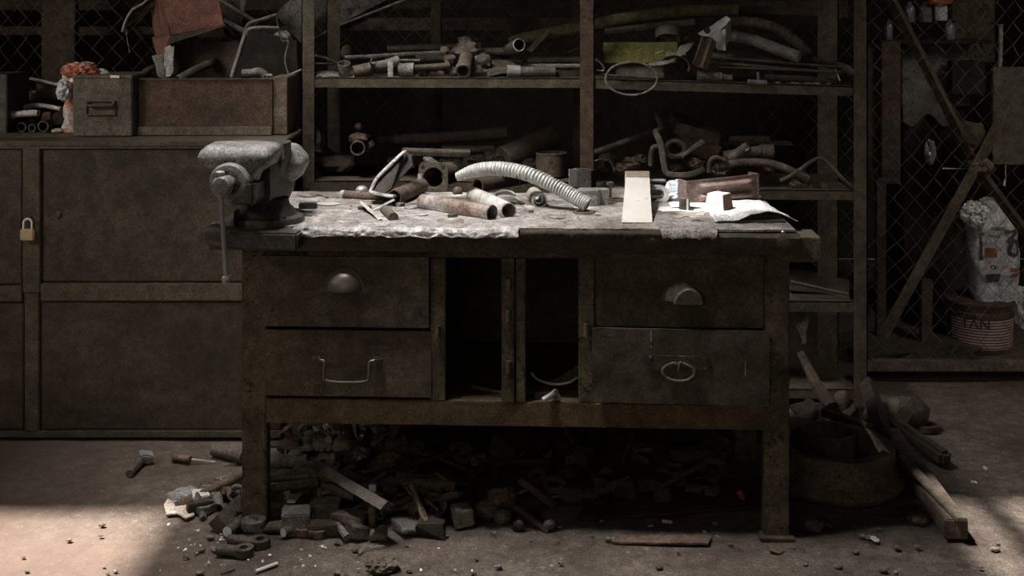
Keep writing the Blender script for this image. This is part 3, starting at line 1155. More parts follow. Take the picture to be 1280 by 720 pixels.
for px, py, rx, ry, lab, sd in SH:
    dark = lab.startswith('dark')
    flat('metal_offcut', lab, 'scrap', Bp(px, py, .004) + Vector((0, 0, .001)), shard(7, rx, ry * 1.5, sd), .004 + .003 * (sd % 3),
         scrap_a if dark else (steel_lt if sd % 2 else dust_sheet), (RN.uniform(-.08, .12), RN.uniform(-.08, .08), RN.uniform(-.4, .4)), .001)
for k in range(34):
    px, py = RN.uniform(432, 500), RN.uniform(255, 268)
    if k > 20:
        px, py = RN.uniform(372, 620), RN.uniform(249, 276)
    flat('metal_chip', 'tiny bright metal chip scattered on the dusty left half of the worktop', 'chip', Bp(px, py, .004), shard(5, RN.uniform(.004, .012), RN.uniform(.003, .006), k + 100),
         .002, steel_lt if k % 3 else scrap_b, (RN.uniform(-.3, .3), RN.uniform(-.3, .3), RN.uniform(0, 3)), group='bright chips on the left half of the worktop')
for k in range(22):
    px, py = RN.uniform(640, 770), RN.uniform(262, 279)
    flat('metal_chip', 'tiny metal chip scattered on the worktop between hose and wooden wedge', 'chip', Bp(px, py, .003), shard(5, RN.uniform(.003, .009), RN.uniform(.003, .005), k + 300),
         .002, steel if k % 3 else scrap_a, (RN.uniform(-.3, .3), RN.uniform(-.3, .3), RN.uniform(0, 3)), group='chips in front of the hose end')
# tool bits close to the vise
block('steel_block', 'small dark flat block lying against the vise base on the worktop', 'block', Bp(385, 262), (.055, .03, .022), cast_dk, (0, 0, .1))
flat('steel_plate', 'thin worn plate leaning on the block beside the vise', 'plate', Bp(378, 266, .01), [(-.04, -.012), (.035, -.016), (.045, .004), (-.03, .014)], .004, steel, (.1, .22, -.2))
pipe('thin_rod', 'thin pale rod lying behind the block near the vise', 'rod', [Bp(362, 249, .006), Bp(398, 252, .006)], .0055, steel, 0, 8)
pipe('thin_rod', 'short bent rod behind the scrap near the vise', 'rod', [Bp(388, 243, .006), Bp(402, 243, .01), Bp(410, 247, .006)], .004, scrap_b, 0, 8)
# flat ring
mb = MB()
mb.lathe([(.021, 0), (.031, 0), (.034, .004), (.03, .010), (.022, .010), (.02, .003), (.021, 0)], 32, Bp(729, 268))
thing1('flat_ring', mb, scrap_c, 'flat dark steel ring under the forward end of the ribbed hose', 'ring')
mb = MB()
mb.tube([Bp(739, 266, .004) + Vector((.018 * math.cos(a), .018 * math.sin(a), 0)) for a in [-1.7 + 2.6 * i / 10 for i in range(11)]], .003, 6)
thing1('split_washer', mb, steel, 'thin bright split washer beside the flat steel ring', 'washer')
# steel blocks
c = Bp(726, 238)
block('steel_block', 'upright machined steel block with pale face behind the notched block', 'block', Bp(722, 234) + Vector((.022, 0, 0)), (.075, .04, .062), cast_dk, (0, 0, -.5), bev=.002)
mb = MB()
mb.box(Bp(722, 234) + Vector((-.012, -.012, .034)), (.004, .042, .062), rot=(0, 0, -1.1))
thing1('steel_plate', mb, steel_lt, 'pale narrow plate leaning on the upright machined block', 'plate')
mb = MB()
poly = [(-.055, -.03), (.02, -.04), (.03, -.01), (.055, -.012), (.06, .028), (-.03, .034)]
mb.prism(poly, .052, c=Bp(738, 257), rot=(0, 0, .0), bev=.002)
thing1('notched_block', mb, cast, 'heavy notched steel block at the forward end of the hose', 'block')
# bolt
bt = empty('bolt', Bp(762, 253), 'upright rusty bolt with round head left of the wooden wedge', 'bolt')
mb = MB()
mb.tube([Bp(762, 252, .0), Bp(762, 252) + Vector((.002, 0, .055))], .006, 10)
mb.build('shank', rust, bt)
mb = MB()
mb.lathe([(0, 0), (.012, 0), (.012, .008), (.006, .012), (0, .012)], 12, Bp(762, 252) + Vector((.002, 0, .052)))
mb.build('head', rust, bt)
for k, (px, py, r_, lab) in enumerate(((772, 253, .026, 'rusty open ring lying lowest beside the wooden wedge'), (771, 246, .024, 'worn steel ring lying on another beside the wooden wedge'))):
    mb = MB()
    h0 = .0 if k == 0 else .014
    mb.lathe([(r_ - .006, 0), (r_, 0), (r_ + .001, .006), (r_, .012), (r_ - .006, .012), (r_ - .006, 0)], 28, Bp(px, py) + Vector((.004 * k, .004 * k, h0)))
    thing1('steel_ring', mb, rust if k == 0 else steel, lab, 'ring')
pipe('thin_rod', 'thin pale rod lying behind the rings by the wooden wedge', 'rod', [Bp(748, 238, .008), Bp(782, 240, .008)], .005, steel_lt, 0, 8)

# wooden wedge
a0, a1 = Bp(777, 281), Bp(815.5, 281)
b0, b1 = W(782.5, 222, 3.80), W(812, 222, 3.80)
c0, c1 = W(783, 214, 3.90), W(811.5, 214, 3.90)
mb = MB()
lo = TOP
d0, d1 = Vector((c0.x, 4.0, c0.z - .01)), Vector((c1.x, 4.0, c1.z - .01))
V = [a0, a1, a1 + Vector((0, 0, .007)), a0 + Vector((0, 0, .007)), b1, b0, c1, c0, Vector((c1.x, 3.95, c1.z - .008)), Vector((c0.x, 3.95, c0.z - .008)),
     Vector((c1.x, 3.96, lo)), Vector((c0.x, 3.96, lo))]
mb.mesh(V, [(0, 1, 2, 3), (3, 2, 4, 5), (5, 4, 6, 7), (7, 6, 8, 9), (9, 8, 10, 11), (11, 10, 1, 0), (0, 3, 5, 7, 9, 11), (1, 10, 8, 6, 4, 2)])
bmesh.ops.recalc_face_normals(mb.bm, faces=list(mb.bm.faces))
bmesh.ops.bevel(mb.bm, geom=list(mb.bm.edges), offset=.0012, segments=2, affect='EDGES')
wg = thing1('wooden_wedge', mb, wood, 'long pale wooden wedge sloping down to the front bench edge', 'wedge', ang=30)
mb = MB()
mb.box(((a0.x + a1.x) / 2, a0.y - .0006, a0.z + .0035), (a1.x - a0.x - .002, .0012, .006))
mb.build('end_grain', woodend, wg)
mb = MB()
p = Vector((.5 * (a0.x + a1.x) + .004, 0, 0)).lerp(Vector(((b0.x + b1.x) / 2, 0, 0)), .5)
zz = a0.lerp(b0, .46)
mb.lathe([(0, 0), (.0022, 0), (0, .0006)], 10, (p.x, zz.y, zz.z + .0070 - .0032 + .0002), (0, -.25, 1))
mb.build('nail_hole', woodend, wg)

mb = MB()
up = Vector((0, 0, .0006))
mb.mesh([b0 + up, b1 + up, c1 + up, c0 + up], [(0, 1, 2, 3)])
mb.build('shaded_end', shaded_wood, wg)  # brown paints the shade of an end curving away, over flat wood

# wrench and bars right of the wedge
mb = MB()
cc = Bp(825, 246, .02) + Vector((0, .03, .0))
outer = [(.034 * math.cos(a), .034 * math.sin(a)) for a in [math.radians(140 - 270 * i / 24) for i in range(25)]]
inner = [(.017 * math.cos(a), .017 * math.sin(a)) for a in [math.radians(-120 + 230 * i / 16) for i in range(17)]]
mb.prism(outer + inner, .010, c=cc, rot=(math.radians(50), 0, math.radians(10)), bev=.001)
mb.prism([(-.012, -.03), (.012, -.03), (.010, -.16), (-.010, -.16)], .009, c=cc + Vector((0, 0, .0)), rot=(math.radians(172), 0, math.radians(10)))
thing1('open_wrench', mb, steel_lt, 'bright open ended wrench with its curved jaw right of the wooden wedge', 'wrench')
pipe('thin_rod', 'pale flat rod behind the wrench jaw', 'rod', [W(812, 226, 3.93), W(832, 226, 3.93)], .006, steel_lt, 0, 8)
mb = MB()
mb.blob(Bp(848, 240, .03) + Vector((0, .02, .004)), (.040, .03, .032), .22, 1.6, 4, 8, flatten=.9)
mb.blob(Bp(845, 247, .012) + Vector((.004, 0, .004)), (.034, .022, .016), .3, 2.2, 4, 9)
thing1('cloth_rag', mb, ragm, 'crumpled pale blue grey rag behind the white papers', 'rag', ang=70)
mb = MB()
mb.tube([Bp(866, 240, .02), Bp(874, 243, .012)], .018, 12)
thing1('round_plug', mb, rust, 'dark round plug between the rag and the brown bracket', 'plug')

# brown channel bracket
q0, q1 = W(858, 247, 3.72), W(949, 243, 3.80)
BXM = Matrix.Translation((q0 + q1) / 2 * 1.0) @ Matrix.Rotation(math.atan2(q1.y - q0.y, q1.x - q0.x), 4, 'Z')
BXM.translation.z = TOP + .001
L_ = (q1 - q0).length
bk = empty('channel_bracket', BXM, 'brown pressed steel bracket with long ribs standing at the right rear of worktop', 'bracket')
mb = MB(BXM)
hh = .078


def face(u, v):
    x = -L_ / 2 + L_ * u
    z = hh * v + (.012 * u * v)
    rib = 0
    for zc, w_ in ((.30, .12), (.72, .10)):
        rib += math.exp(-((v - zc) / w_) ** 4) * (1 / (1 + math.exp(-(u - .2) * 60))) * (1 / (1 + math.exp((u - .88) * 50)))
    return (x, -.016 * rib + .012 * (u - .5) ** 2, z)


mb.grid(70, 30, face, thick=.004)
mb.build('ribbed_face', brackm, bk, ang=50)
mb = MB(BXM)
mb.box((0, .05, .003), (L_ * .96, .1, .006))
mb.build('foot_flange', brackm, bk)
mb = MB(BXM)
mb.box((-L_ / 2 + .003, .03, hh / 2), (.006, .06, hh))
mb.build('end_flange', brackm, bk)
mb = MB(BXM)
mb.box((L_ / 2 - .003, .03, hh / 2 + .006), (.006, .06, hh + .012))
mb.build('end_flange', brackm, bk)
mb = MB(BXM)
mb.lathe([(0, 0), (.006, 0), (.006, .003), (.003, .005), (0, .005)], 12, (-.02, -.004, .042), (0, -1, 0), sx=1.3)
mb.build('rivet', steel_lt, bk)

# papers
for k, (px, py, wx, wy, rz, lab) in enumerate(((853, 262, .16, .08, .02, 'open white booklet page lying lowest under the small dark cylinder'),
                                               (868, 257, .15, .09, -.04, 'white printed sheet lying on the booklet beside the white block'),
                                               )):
    mb = MB()
    c = Bp(px, py, .004 + .004 * k)
    c.z = TOP + .004 + .005 * k

    def pg(u, v, c=c, wx=wx, wy=wy, rz=rz, k=k):
        x, y = (u - .5) * wx, (v - .5) * wy
        return (c.x + x * math.cos(rz) - y * math.sin(rz), c.y + x * math.sin(rz) + y * math.cos(rz), c.z + .003 * abs(math.sin(u * PI * 1.5)) + .001 * k)
    mb.grid(16, 8, pg, thick=.0012)
    ob = thing1('paper_sheet', mb, paper, lab, 'paper', ang=60)
    if k == 1:
        mb = MB()
        for r_ in range(6):
            yy = c.y - .03 + r_ * .007
            xx = c.x - .045
            while xx < c.x + .02:
                wd = RN.uniform(.004, .012)
                u = (xx - c.x) / wx + .5
                zz = c.z + .003 * abs(math.sin(u * PI * 1.5)) + .0012
                mb.mesh([(xx, yy, zz), (xx + wd, yy, zz), (xx + wd, yy + .0022, zz), (xx, yy + .0022, zz)], [(0, 1, 2, 3)])
                xx += wd + .003
        t_ = mb.build('print_lines', ink, ob)
# small dark cylinder with pale stripe
pc = Bp(855.5, 264)
cy = empty('small_cylinder', pc, 'small dark upright cylinder with a pale vertical stripe standing on the torn felt', 'cylinder')
mb = MB()
mb.lathe([(0, 0), (.0165, 0), (.017, .002), (.017, .040), (.0155, .042), (0, .042)], 28, pc)
mb.build('barrel', cast_dk, cy)
mb = MB()
mb.lathe([(.0173, .002), (.0173, .040)], 4, pc, a0=-1.35, a1=-.95)
mb.build('pale_stripe', paper, cy)
# white block
wc = Bp(900, 268)
WM_ = Matrix.Translation(wc + Vector((0, .02, .004))) @ Matrix.Rotation(math.radians(-38), 4, 'Z')
wb = empty('white_block', WM_, 'bright white tapered block with one side painted brown as shade standing on the pale sheet', 'block')
mb = MB(WM_)
mb.box((0, 0, .029), (.066, .066, .056), taper=(.76, .76), bev=.001)
mb.build('body', white_b, wb)
mb = MB(WM_)
# face towards +x in local space gets the brown painted for its shaded side
mb.mesh([(.0337, -.031, .003), (.0337, .031, .003), (.0262, .0235, .055), (.0262, -.0235, .055)], [(0, 1, 2, 3)])
bmesh.ops.translate(mb.bm, verts=mb.bm.verts, vec=WM_.to_3x3() @ Vector((.0003, 0, 0)))
mb.build('shaded_side', side_shade, wb)

# pale sheet curling over the right front corner
mb = MB()


def sheet(u, v):
    # u left-right, v back-front
    xb0, xb1 = W(872, 250, 3.88).x, W(938, 250, 3.88).x
    xf0, xf1 = W(894, 285, 3.40).x, W(998, 285, 3.44).x
    x = (xb0 + (xb1 - xb0) * u) * (1 - v) + (xf0 + (xf1 - xf0) * u) * v
    y = 3.90 * (1 - v) + (3.40 + .05 * u) * v + .012 * noise.noise(Vector((u * 5, 3, 0))) * v
    z = TOP + .010 + .024 * math.exp(-((u - .62) / .28) ** 2) * v * v - .010 * max(0, u - .8) * 5 * v + .0035 * noise.noise(Vector((u * 6, v * 7, 2))) + .002 * noise.noise(Vector((u * 30, v * 30, 4))) * v
    return (x, y, z)


mb.grid(60, 50, sheet, thick=.002)
thing1('pale_sheet', mb, mat('pale_stiff_sheet', (.5, .49, .48), (.72, .71, .70), (.3, .27, .24), .7, 0, 8, .5, .64, 50), 'large pale stiff sheet curling up over the right end of the worktop', 'sheet', ang=60)
# dark stack beneath the curled sheet
block('steel_plate', 'dark flat plate under the curled pale sheet at the right end', 'plate', Vector(((W(940, 284, 3.42)).x, 3.47, TOP)), (.20, .1, .012), bench_dark, (0, 0, -.03), jit=.001)
block('steel_plate', 'small dark plate lying on another under the curled pale sheet', 'plate', Vector(((W(955, 284, 3.42)).x, 3.49, TOP + .0125)), (.11, .08, .008), scrap_c, (0, 0, .05), jit=.001)
mb = MB()
mb.blob(Z(979, 290, TOP + .006), (.006, .006, .005), .2, 2, 2, 4)
thing1('pebble', mb, steel_lt, 'tiny bright pebble on the right front bench edge', 'pebble')
# torn felt
mb = MB(BM_)
fx0, fx1 = bl(828, 285, -.03)[0], bl(895, 285, -.03)[0]


def felt(u, v):
    n = noise.noise(Vector((u * 8, v * 2, 7)))
    n2 = noise.noise(Vector((u * 25, v * 20, 9)))
    x = fx0 + (fx1 - fx0) * u + (.02 * u - .012) * (1 - v) + .004 * n2
    if v < .6:
        t = v / .6
        return (x, .17 * (1 - t) - .028 * t + .01 * n * (1 - t), TOP + .0045 + .004 * max(0, n) + .002 * n2)
    t = (v - .6) / .4
    return (x, -.03 - .008 * math.sin(t * PI / 2), TOP + .003 - t * (.019 + .010 * n + .004 * n2) + .003 * n)


mb.grid(44, 30, felt, thick=.0012)
thing1('torn_felt', mb, torn_cloth, 'torn grey felt draped over the front bench edge below the small cylinder', 'cloth', ang=60)
mb = MB()
for k in range(5):
    p = Bp(838 + k * 14, 268 + (k % 3) * 4, .006)
    mb = MB()
    mb.tube([p, p + Vector((.010, .003, .003)), p + Vector((.022, -.003, .002))], .0025, 6, smooth=3, flat=.5)
    thing1('felt_scrap', mb, scrap_c, 'dark curled crumb of torn felt lying beside the small cylinder', 'scrap', 'felt crumbs')
# dripped edge crust of the worktop right of the tin sheet
mb = MB(BM_)
ex0, ex1 = bl(650, 290, -.03)[0], bl(828, 290, -.03)[0]


def crust(u, v):
    x = ex0 + (ex1 - ex0) * u
    n = noise.noise(Vector((x * 30, 5, 0)))
    n2 = noise.noise(Vector((x * 110, 5, 3)))
    return (x, -.027 - .004 * math.sin(v * PI) - .001 * n2, TOP + .001 - v * (.02 + .008 * n + .006 * n2))


mb.grid(140, 5, crust, thick=.002)
mb.build('edge_crust', bench_dark, bench, ang=60)
# items inside the open bays
z0 = bl(640, 502)[1] + .001


def bay(px, py, dy):
    x, z = bl(px, py, dy)
    return BM_ @ Vector((x, dy, z))


pipe('round_bar', 'dim rusty bar lying inside the left open bay of the workbench', 'bar', [bay(590, 483, .12), bay(628, 491, .06)], .006, scrap_a, 0, 8)
mb = MB()
mb.blob(bay(600, 492, .2) + Vector((0, 0, -.01)), (.09, .1, .03), .3, 2, 3, 17)
thing1('scrap_heap', mb, rust_dk, 'low dark heap of scrap in the left open bay', 'scrap')
mb = MB()
mb.tube([bay(664, 466, .03), bay(672, 474, .03), bay(690, 480, .035), bay(708, 479, .04), bay(722, 472, .05)], .0035, 8, smooth=6)
thing1('wire_hoop', mb, steel, 'thin bent wire hoop lying in the right open bay', 'wire')
block('scrap_block', 'small brown block in the right open bay beside the wire hoop', 'block', bay(677, 499, .05), (.045, .05, .028), rust, (0, 0, .1))
block('scrap_block', 'long dim bar end lying behind the wire hoop in the right bay', 'block', bay(708, 497, .1), (.07, .06, .03), rust, (0, 0, -.15))
pipe('bent_fitting', 'small pale bent fitting poking out over the lower rail of the right bay', 'fitting', [bay(679, 502, -.02) + Vector((0, 0, .004)), bay(688, 496, -.01) + Vector((0, 0, .004)), bay(695, 489, .01)], .008, steel, .002, 10)
pipe('bent_fitting', 'thin arm of scrap leaning out of the right bay beside the pale fitting', 'fitting', [bay(693, 488, .0), bay(700, 499, .005)], .006, scrap_b, 0, 8)
mb = MB()
mb.box(bay(705, 476, .16), (.12, .01, .035), rot=(0, -.5, .2), bev=.002)
thing1('scrap_plate', mb, tin_m, 'greenish plate leaning at the back of the right open bay', 'plate')
for k in range(6):
    p = bay(665 + k * 10, 495 - (k % 3) * 9, .2 + .05 * (k % 2))
    mb = MB()
    mb.blob(p, (.03, .03, .02), .4, 2, 2, 50 + k)
    thing1('scrap_lump', mb, rust_dk, 'dark scrap lump heaped deep in the right open bay', 'scrap', 'scrap lumps in the right bay')
# ------------------------------------------------------------------ on the left cabinet
CT = cz1 + .001


def K(px, py, dz=0.0):
    return Z(px, py, CT + dz)


# tin box with recessed handle
def cen(px0, px1, Y):
    return (W(px0, 0, Y).x + W(px1, 0, Y).x) / 2, W(px1, 0, Y).x - W(px0, 0, Y).x


xb_, wb_ = cen(91, 165, 4.20)
tz = W(0, 96, 4.2).z
tin = empty('tin_box', Vector((xb_, 4.31, CT)), 'dark grey tin box with recessed front handle standing left of the brown crate', 'box')
mb = MB()
mb.box((xb_, 4.31, (CT + tz) / 2), (wb_, .22, tz - CT - .002), bev=.004)
mb.build('body', tin_m, tin)
mb = MB()
mb.box((xb_, 4.31, tz), (wb_ + .006, .226, .012), bev=.003)
mb.build('lid', tin_m, tin)
hx_, hz_ = W(127, 0, 4.2).x, W(0, 135, 4.2).z
mb = MB()
mb.tube([(hx_ + a * .05, 4.196, hz_ + b * .024) for a, b in ((-1, 1), (1, 1), (1, -1), (-1, -1), (-1, .98))], .0035, 6)
rc = mb.build('recess_frame', cab_f, tin)
mb = MB()
mb.tube([(hx_ - .042, 4.192, hz_ + .022), (hx_ - .042, 4.185, hz_ + .010), (hx_ + .042, 4.185, hz_ + .010), (hx_ + .042, 4.192, hz_ + .022)], .005, 8, smooth=2)
mb.build('handle', cab_f, rc)
mb = MB()
mb.box((W(144, 0, 4.2).x, 4.196, tz + .001), (.032, .003, .009), rot=(0, .03, 0))
mb.build('label_strip', paper, tin)
# brown crate
x0c, x1c = W(174, 0, 4.25).x, W(341, 0, 4.25).x
zc1 = W(0, 99, 4.25).z
cr = empty('wooden_crate', Vector(((x0c + x1c) / 2, 4.4, CT)), 'long open brown wooden crate full of scrap on the dark steel cabinet', 'crate')


def crp(c, s, name='board', rot=(0, 0, 0), m=crate_m):
    mb = MB()
    mb.box(c, s, rot=rot, bev=.002)
    return mb.build(name, m, cr)


xm = (x0c + x1c) / 2
crp((xm, 4.252, (CT + .03 + zc1) / 2), (x1c - x0c, .014, zc1 - CT - .03))
crp((xm, 4.244, CT + .016), (x1c - x0c, .03, .03), 'base_rail', m=tin_m)
crp((xm, 4.62, (CT + zc1) / 2), (x1c - x0c, .014, zc1 - CT))
crp((x0c + .007, 4.43, (CT + zc1) / 2), (.014, .36, zc1 - CT))
crp((x1c - .007, 4.43, (CT + zc1) / 2), (.014, .36, zc1 - CT))
crp((xm, 4.43, CT + .006), (x1c - x0c, .36, .01), 'base')
crp((xm, 4.249, zc1 + .001), (x1c - x0c, .02, .004), 'metal_edge', m=tin_m)
block('wooden_box', 'dark end box standing right of the brown crate behind the vise', 'box', Vector((W(353, 0, 4.33).x, 4.36, CT)), (W(364, 0, 4.3).x - W(343, 0, 4.3).x, .2, zc1 - CT + .006), scrap_c)


def sheetp(name, label, cat, pts4, m, th=.0022, n=(14, 8), wob=.006, seed=0, group=None):
    """thin curved sheet spanning four corner points (bl, br, tr, tl)"""
    a, b_, c_, d_ = [Vector(p) for p in pts4]
    mb = MB()

    def f(u, v):
        p = (a * (1 - u) + b_ * u) * (1 - v) + (d_ * (1 - u) + c_ * u) * v
        return p + noise.noise_vector(Vector((u * 3 + seed, v * 3, seed * 1.3))) * wob
    wmin = min((b_ - a).length, (c_ - d_).length)
    hmin = min((d_ - a).length, (c_ - b_).length)
    mb.grid(max(2, min(n[0], int(wmin / .009))), max(2, min(n[1], int(hmin / .009))), f, thick=min(th, hmin * .15, wmin * .15))
    return thing1(name, mb, m, label, cat, group, ang=60)


# red cartons and sheets sticking out of the crate
YC = 4.42
ca = empty('red_carton', W(240, 90, YC), 'upturned red brown carton with open dark flaps sticking up from the crate', 'carton')


def pane(name, pts, m, par, th=.002, seed=0, wob=.004):
    a, b_, c_, d_ = pts
    mb = MB()
    mb.grid(12, 10, lambda u, v: (a * (1 - u) + b_ * u) * (1 - v) + (d_ * (1 - u) + c_ * u) * v + noise.noise_vector(Vector((u * 3 + seed, v * 3, seed))) * wob, thick=th)
    return mb.build(name, m, par, ang=60)


pane('front_panel', [W(214, 43, YC), W(280, 31, YC), W(270, -14, YC + .02), W(198, -14, YC + .02)], carton, ca)
pane('side_panel', [W(196, 66, YC + .03), W(213, 44, YC), W(198, -14, YC + .02), W(186, -10, YC + .2)], carton, ca, seed=3)
pane('inner_panel', [W(212, 50, YC + .01), W(303, 44, YC + .24), W(300, 0, YC + .24), W(215, 0, YC + .3)], carton_in, ca, seed=5)
pane('lower_flap', [W(208, 56, YC - .02), W(282, 33, YC - .005), W(280, 30, YC), W(213, 44, YC)], carton_in, ca, seed=6)
pane('left_flap', [W(153, 38, YC + .08), W(192, 12, YC + .1), W(196, -12, YC + .1), W(172, 2, YC + .06)], carton_in, ca, seed=8, wob=.01)
mb = MB()
mb.tube([W(153, 40, YC + .06), W(157, 26, YC + .06), W(166, 12, YC + .06), W(178, 5, YC + .06), W(187, -3, YC + .06)], .005, 6, smooth=4)
mb.build('torn_edge', grey_panel, ca)
mb = MB()
mb.tube([W(157, 36, YC + .07), W(159, 50, YC + .07), W(162, 66, YC + .07)], [.004, .005, .001], 5, smooth=3, flat=.4)
mb.build('torn_strip', grey_panel, ca)
sheetp('carton_lining', 'dark open box side standing in the crate beneath the red carton', 'carton', [W(218, 97, YC + .05), W(300, 97, YC + .08), W(302, 50, YC + .12), W(215, 56, YC + .08)], carton_in, seed=2)
sheetp('torn_card', 'reddish torn card strip below the carton at the crate edge', 'card', [W(202, 98, YC - .02), W(213, 97, YC - .02), W(213, 44, YC - .0), W(190, 46, YC + .02)], carton, seed=12, wob=.004)
sheetp('torn_card', 'pale torn card curling down into the crate beneath the carton', 'card', [W(203, 98, YC - .05), W(214, 96, YC - .06), W(217, 58, YC - .05), W(206, 58, YC - .04)], grey_panel, seed=14, wob=.012)
sheetp('torn_card', 'grey card corner left of the pale curled card in the crate', 'card', [W(197, 97, YC - .06), W(206, 97, YC - .06), W(204, 66, YC - .03), W(191, 70, YC - .03)], dim_panel, seed=16, wob=.006)
pipe('bent_pipe', 'dark bent pipe rising over the left end of the crate', 'pipe', [W(175, 99, 4.35), W(180, 91, 4.36), W(190, 85, 4.40), W(203, 84, 4.5)], .011, tin_m, .002, 12, smooth=5)
pipe('grey_tube', 'tapered grey tube leaning out over the front of the crate', 'tube', [W(222, 100, 4.30), W(240, 90, 4.36), W(256, 82, 4.44), W(268, 77, 4.5)], [.016] * 20, greypipe if False else tin_m, .002, 14, smooth=4)
mb = MB()
mb.tube([W(291, 97, 4.3), W(297, 75, 4.32), W(307, 38, 4.36), W(313, 29, 4.36), W(325, 25, 4.36), W(345, 19, 4.4)], .007, 8, smooth=6, flat=1)
fr_ = thing1('bent_bar', mb, tin_m, 'upper bent metal frame bar curving out of the crate to the right', 'frame')
mb = MB()
mb.tube([W(289, 97, 4.27), W(294, 80, 4.29), W(306, 44, 4.33), W(313, 36, 4.33), W(325, 34.5, 4.33), W(348, 35, 4.36)], .006, 8, smooth=6)
thing1('bent_bar', mb, scrap_b, 'lower bent metal frame bar with pale edge curving out of the crate', 'frame')
sheetp('sheet_metal', 'dark sheet hanging inside the bent frame bars above the crate', 'sheet', [W(292, 98, 4.45), W(372, 100, 4.5), W(372, 50, 4.5), W(312, 38, 4.45)], black_m, seed=22)
pipe('elbow_fitting', 'grey elbow fitting lying on the right end of the crate', 'fitting', [W(303, 92, 4.34), W(313, 92, 4.34), W(324, 90, 4.35), W(332, 96, 4.36), W(334, 104, 4.37)], .0165, scrap_b, .003, 16, smooth=5)
pipe('small_bushing', 'small round bushing with pale rim beside the elbow fitting', 'bushing', [W(331, 96, 4.30), W(338, 95, 4.36)], .009, greypipe, .002, 14)
pipe('long_lever', 'dark slanting lever running behind the carton toward the rack post', 'lever', [W(268, -4, 4.62), W(322, 30, 4.56)], .011, tin_m, 0, 8)
pipe('long_lever', 'dark lower lever crossing behind the bent frame bars', 'lever', [W(280, 26, 4.6), W(316, 46, 4.55)], .012, scrap_b, 0, 8)
sheetp('grey_sheet', 'mottled grey sheet behind the levers above the crate', 'sheet', [W(270, 28, 4.9), W(304, 26, 4.9), W(308, -12, 4.92), W(266, -12, 4.92)], dim_panel, seed=25, wob=.01)
sheetp('pale_board', 'pale panel seen through the fence left of the rack post', 'panel', [W(344, 18, 5.15), W(378, 56, 5.15), W(380, 0, 5.15), W(362, 0, 5.15)], grey_panel, seed=27, th=.01, wob=.003)
pipe('bent_wire', 'thin dark wire curling down beside the rack post', 'wire', [W(345, 20, 4.45), W(352, 50, 4.45), W(360, 52, 4.45), W(356, 75, 4.42), W(362, 98, 4.4)], .003, tin_m, 0, 6, smooth=6)
pipe('bent_wire', 'thin wire sweeping from crate corner to the rack post', 'wire', [W(335, 99, 4.36), W(352, 97, 4.36), W(365, 92, 4.36), W(377, 87, 4.36)], .004, scrap_b, 0, 6, smooth=5)
mb = MB()
mb.blob(W(352, 52, 4.55), (.03, .02, .03), .5, 3, 3, 31, ridge=True)
thing1('crumpled_wire', mb, scrap_b, 'glinting crumpled scrap hanging over the bent frame bars', 'scrap', ang=30)

# plastic bag with red wrapper
bg_ = empty('plastic_bag', K(80, 165), 'crumpled white and red plastic bag standing against the left side of the tin box', 'bag')
mb = MB()
mb.loft([(CT, W(82, 0, 4.3).x, 4.36, .035, .03, 2.2), (CT + .06, W(82, 0, 4.3).x, 4.36, .030, .03, 2.2), (CT + .13, W(84, 0, 4.3).x, 4.36, .034, .03, 2.2),
         (CT + .2, W(87, 0, 4.3).x, 4.37, .042, .035, 2.4), (CT + .235, W(93, 0, 4.3).x, 4.37, .05, .03, 2.4), (CT + .25, W(97, 0, 4.3).x, 4.37, .04, .02, 2.4)], 30)
bmesh.ops.subdivide_edges(mb.bm, edges=list(mb.bm.edges), cuts=2, use_grid_fill=True)
for v in mb.bm.verts:
    v.co += noise.noise_vector(v.co * 28) * .014
mb.build('bag_body', mat('bag_film', (.62, .64, .68), (.75, .6, .5), (.55, .25, .14), .3, 0, 12, .4, .55, 12), bg_, ang=50)
mb = MB()
mb.blob(W(100, 88, 4.28), (.058, .03, .026), .25, 2.5, 4, 35, ridge=True)
mb.build('red_wrapper', redpl, bg_, ang=50)
mb = MB()
mb.blob(W(124, 93, 4.30), (.035, .02, .022), .2, 2, 3, 37)
mb.build('bag_corner', white_pl, bg_, ang=50)
mb = MB()
mb.blob(W(80, 113, 4.29), (.022, .02, .032), .35, 3, 3, 39, ridge=True)
mb.build('bag_fold', white_pl, bg_, ang=50)
mb = MB()
mb.blob(K(72, 163, .008), (.022, .015, .008), .3, 2, 3, 38)
thing1('paper_scrap', mb, sand, 'small pale paper scrap at the foot of the plastic bag', 'scrap')
# dark box at left edge
block('tool_box', 'dark upright box cut off by the left picture edge on the cabinet', 'box', Vector((W(-6, 0, 4.33).x, 4.4, CT)), (W(13, 0, 4.3).x - W(-25, 0, 4.3).x, .2, W(0, 93, 4.3).z - CT), cast_dk)
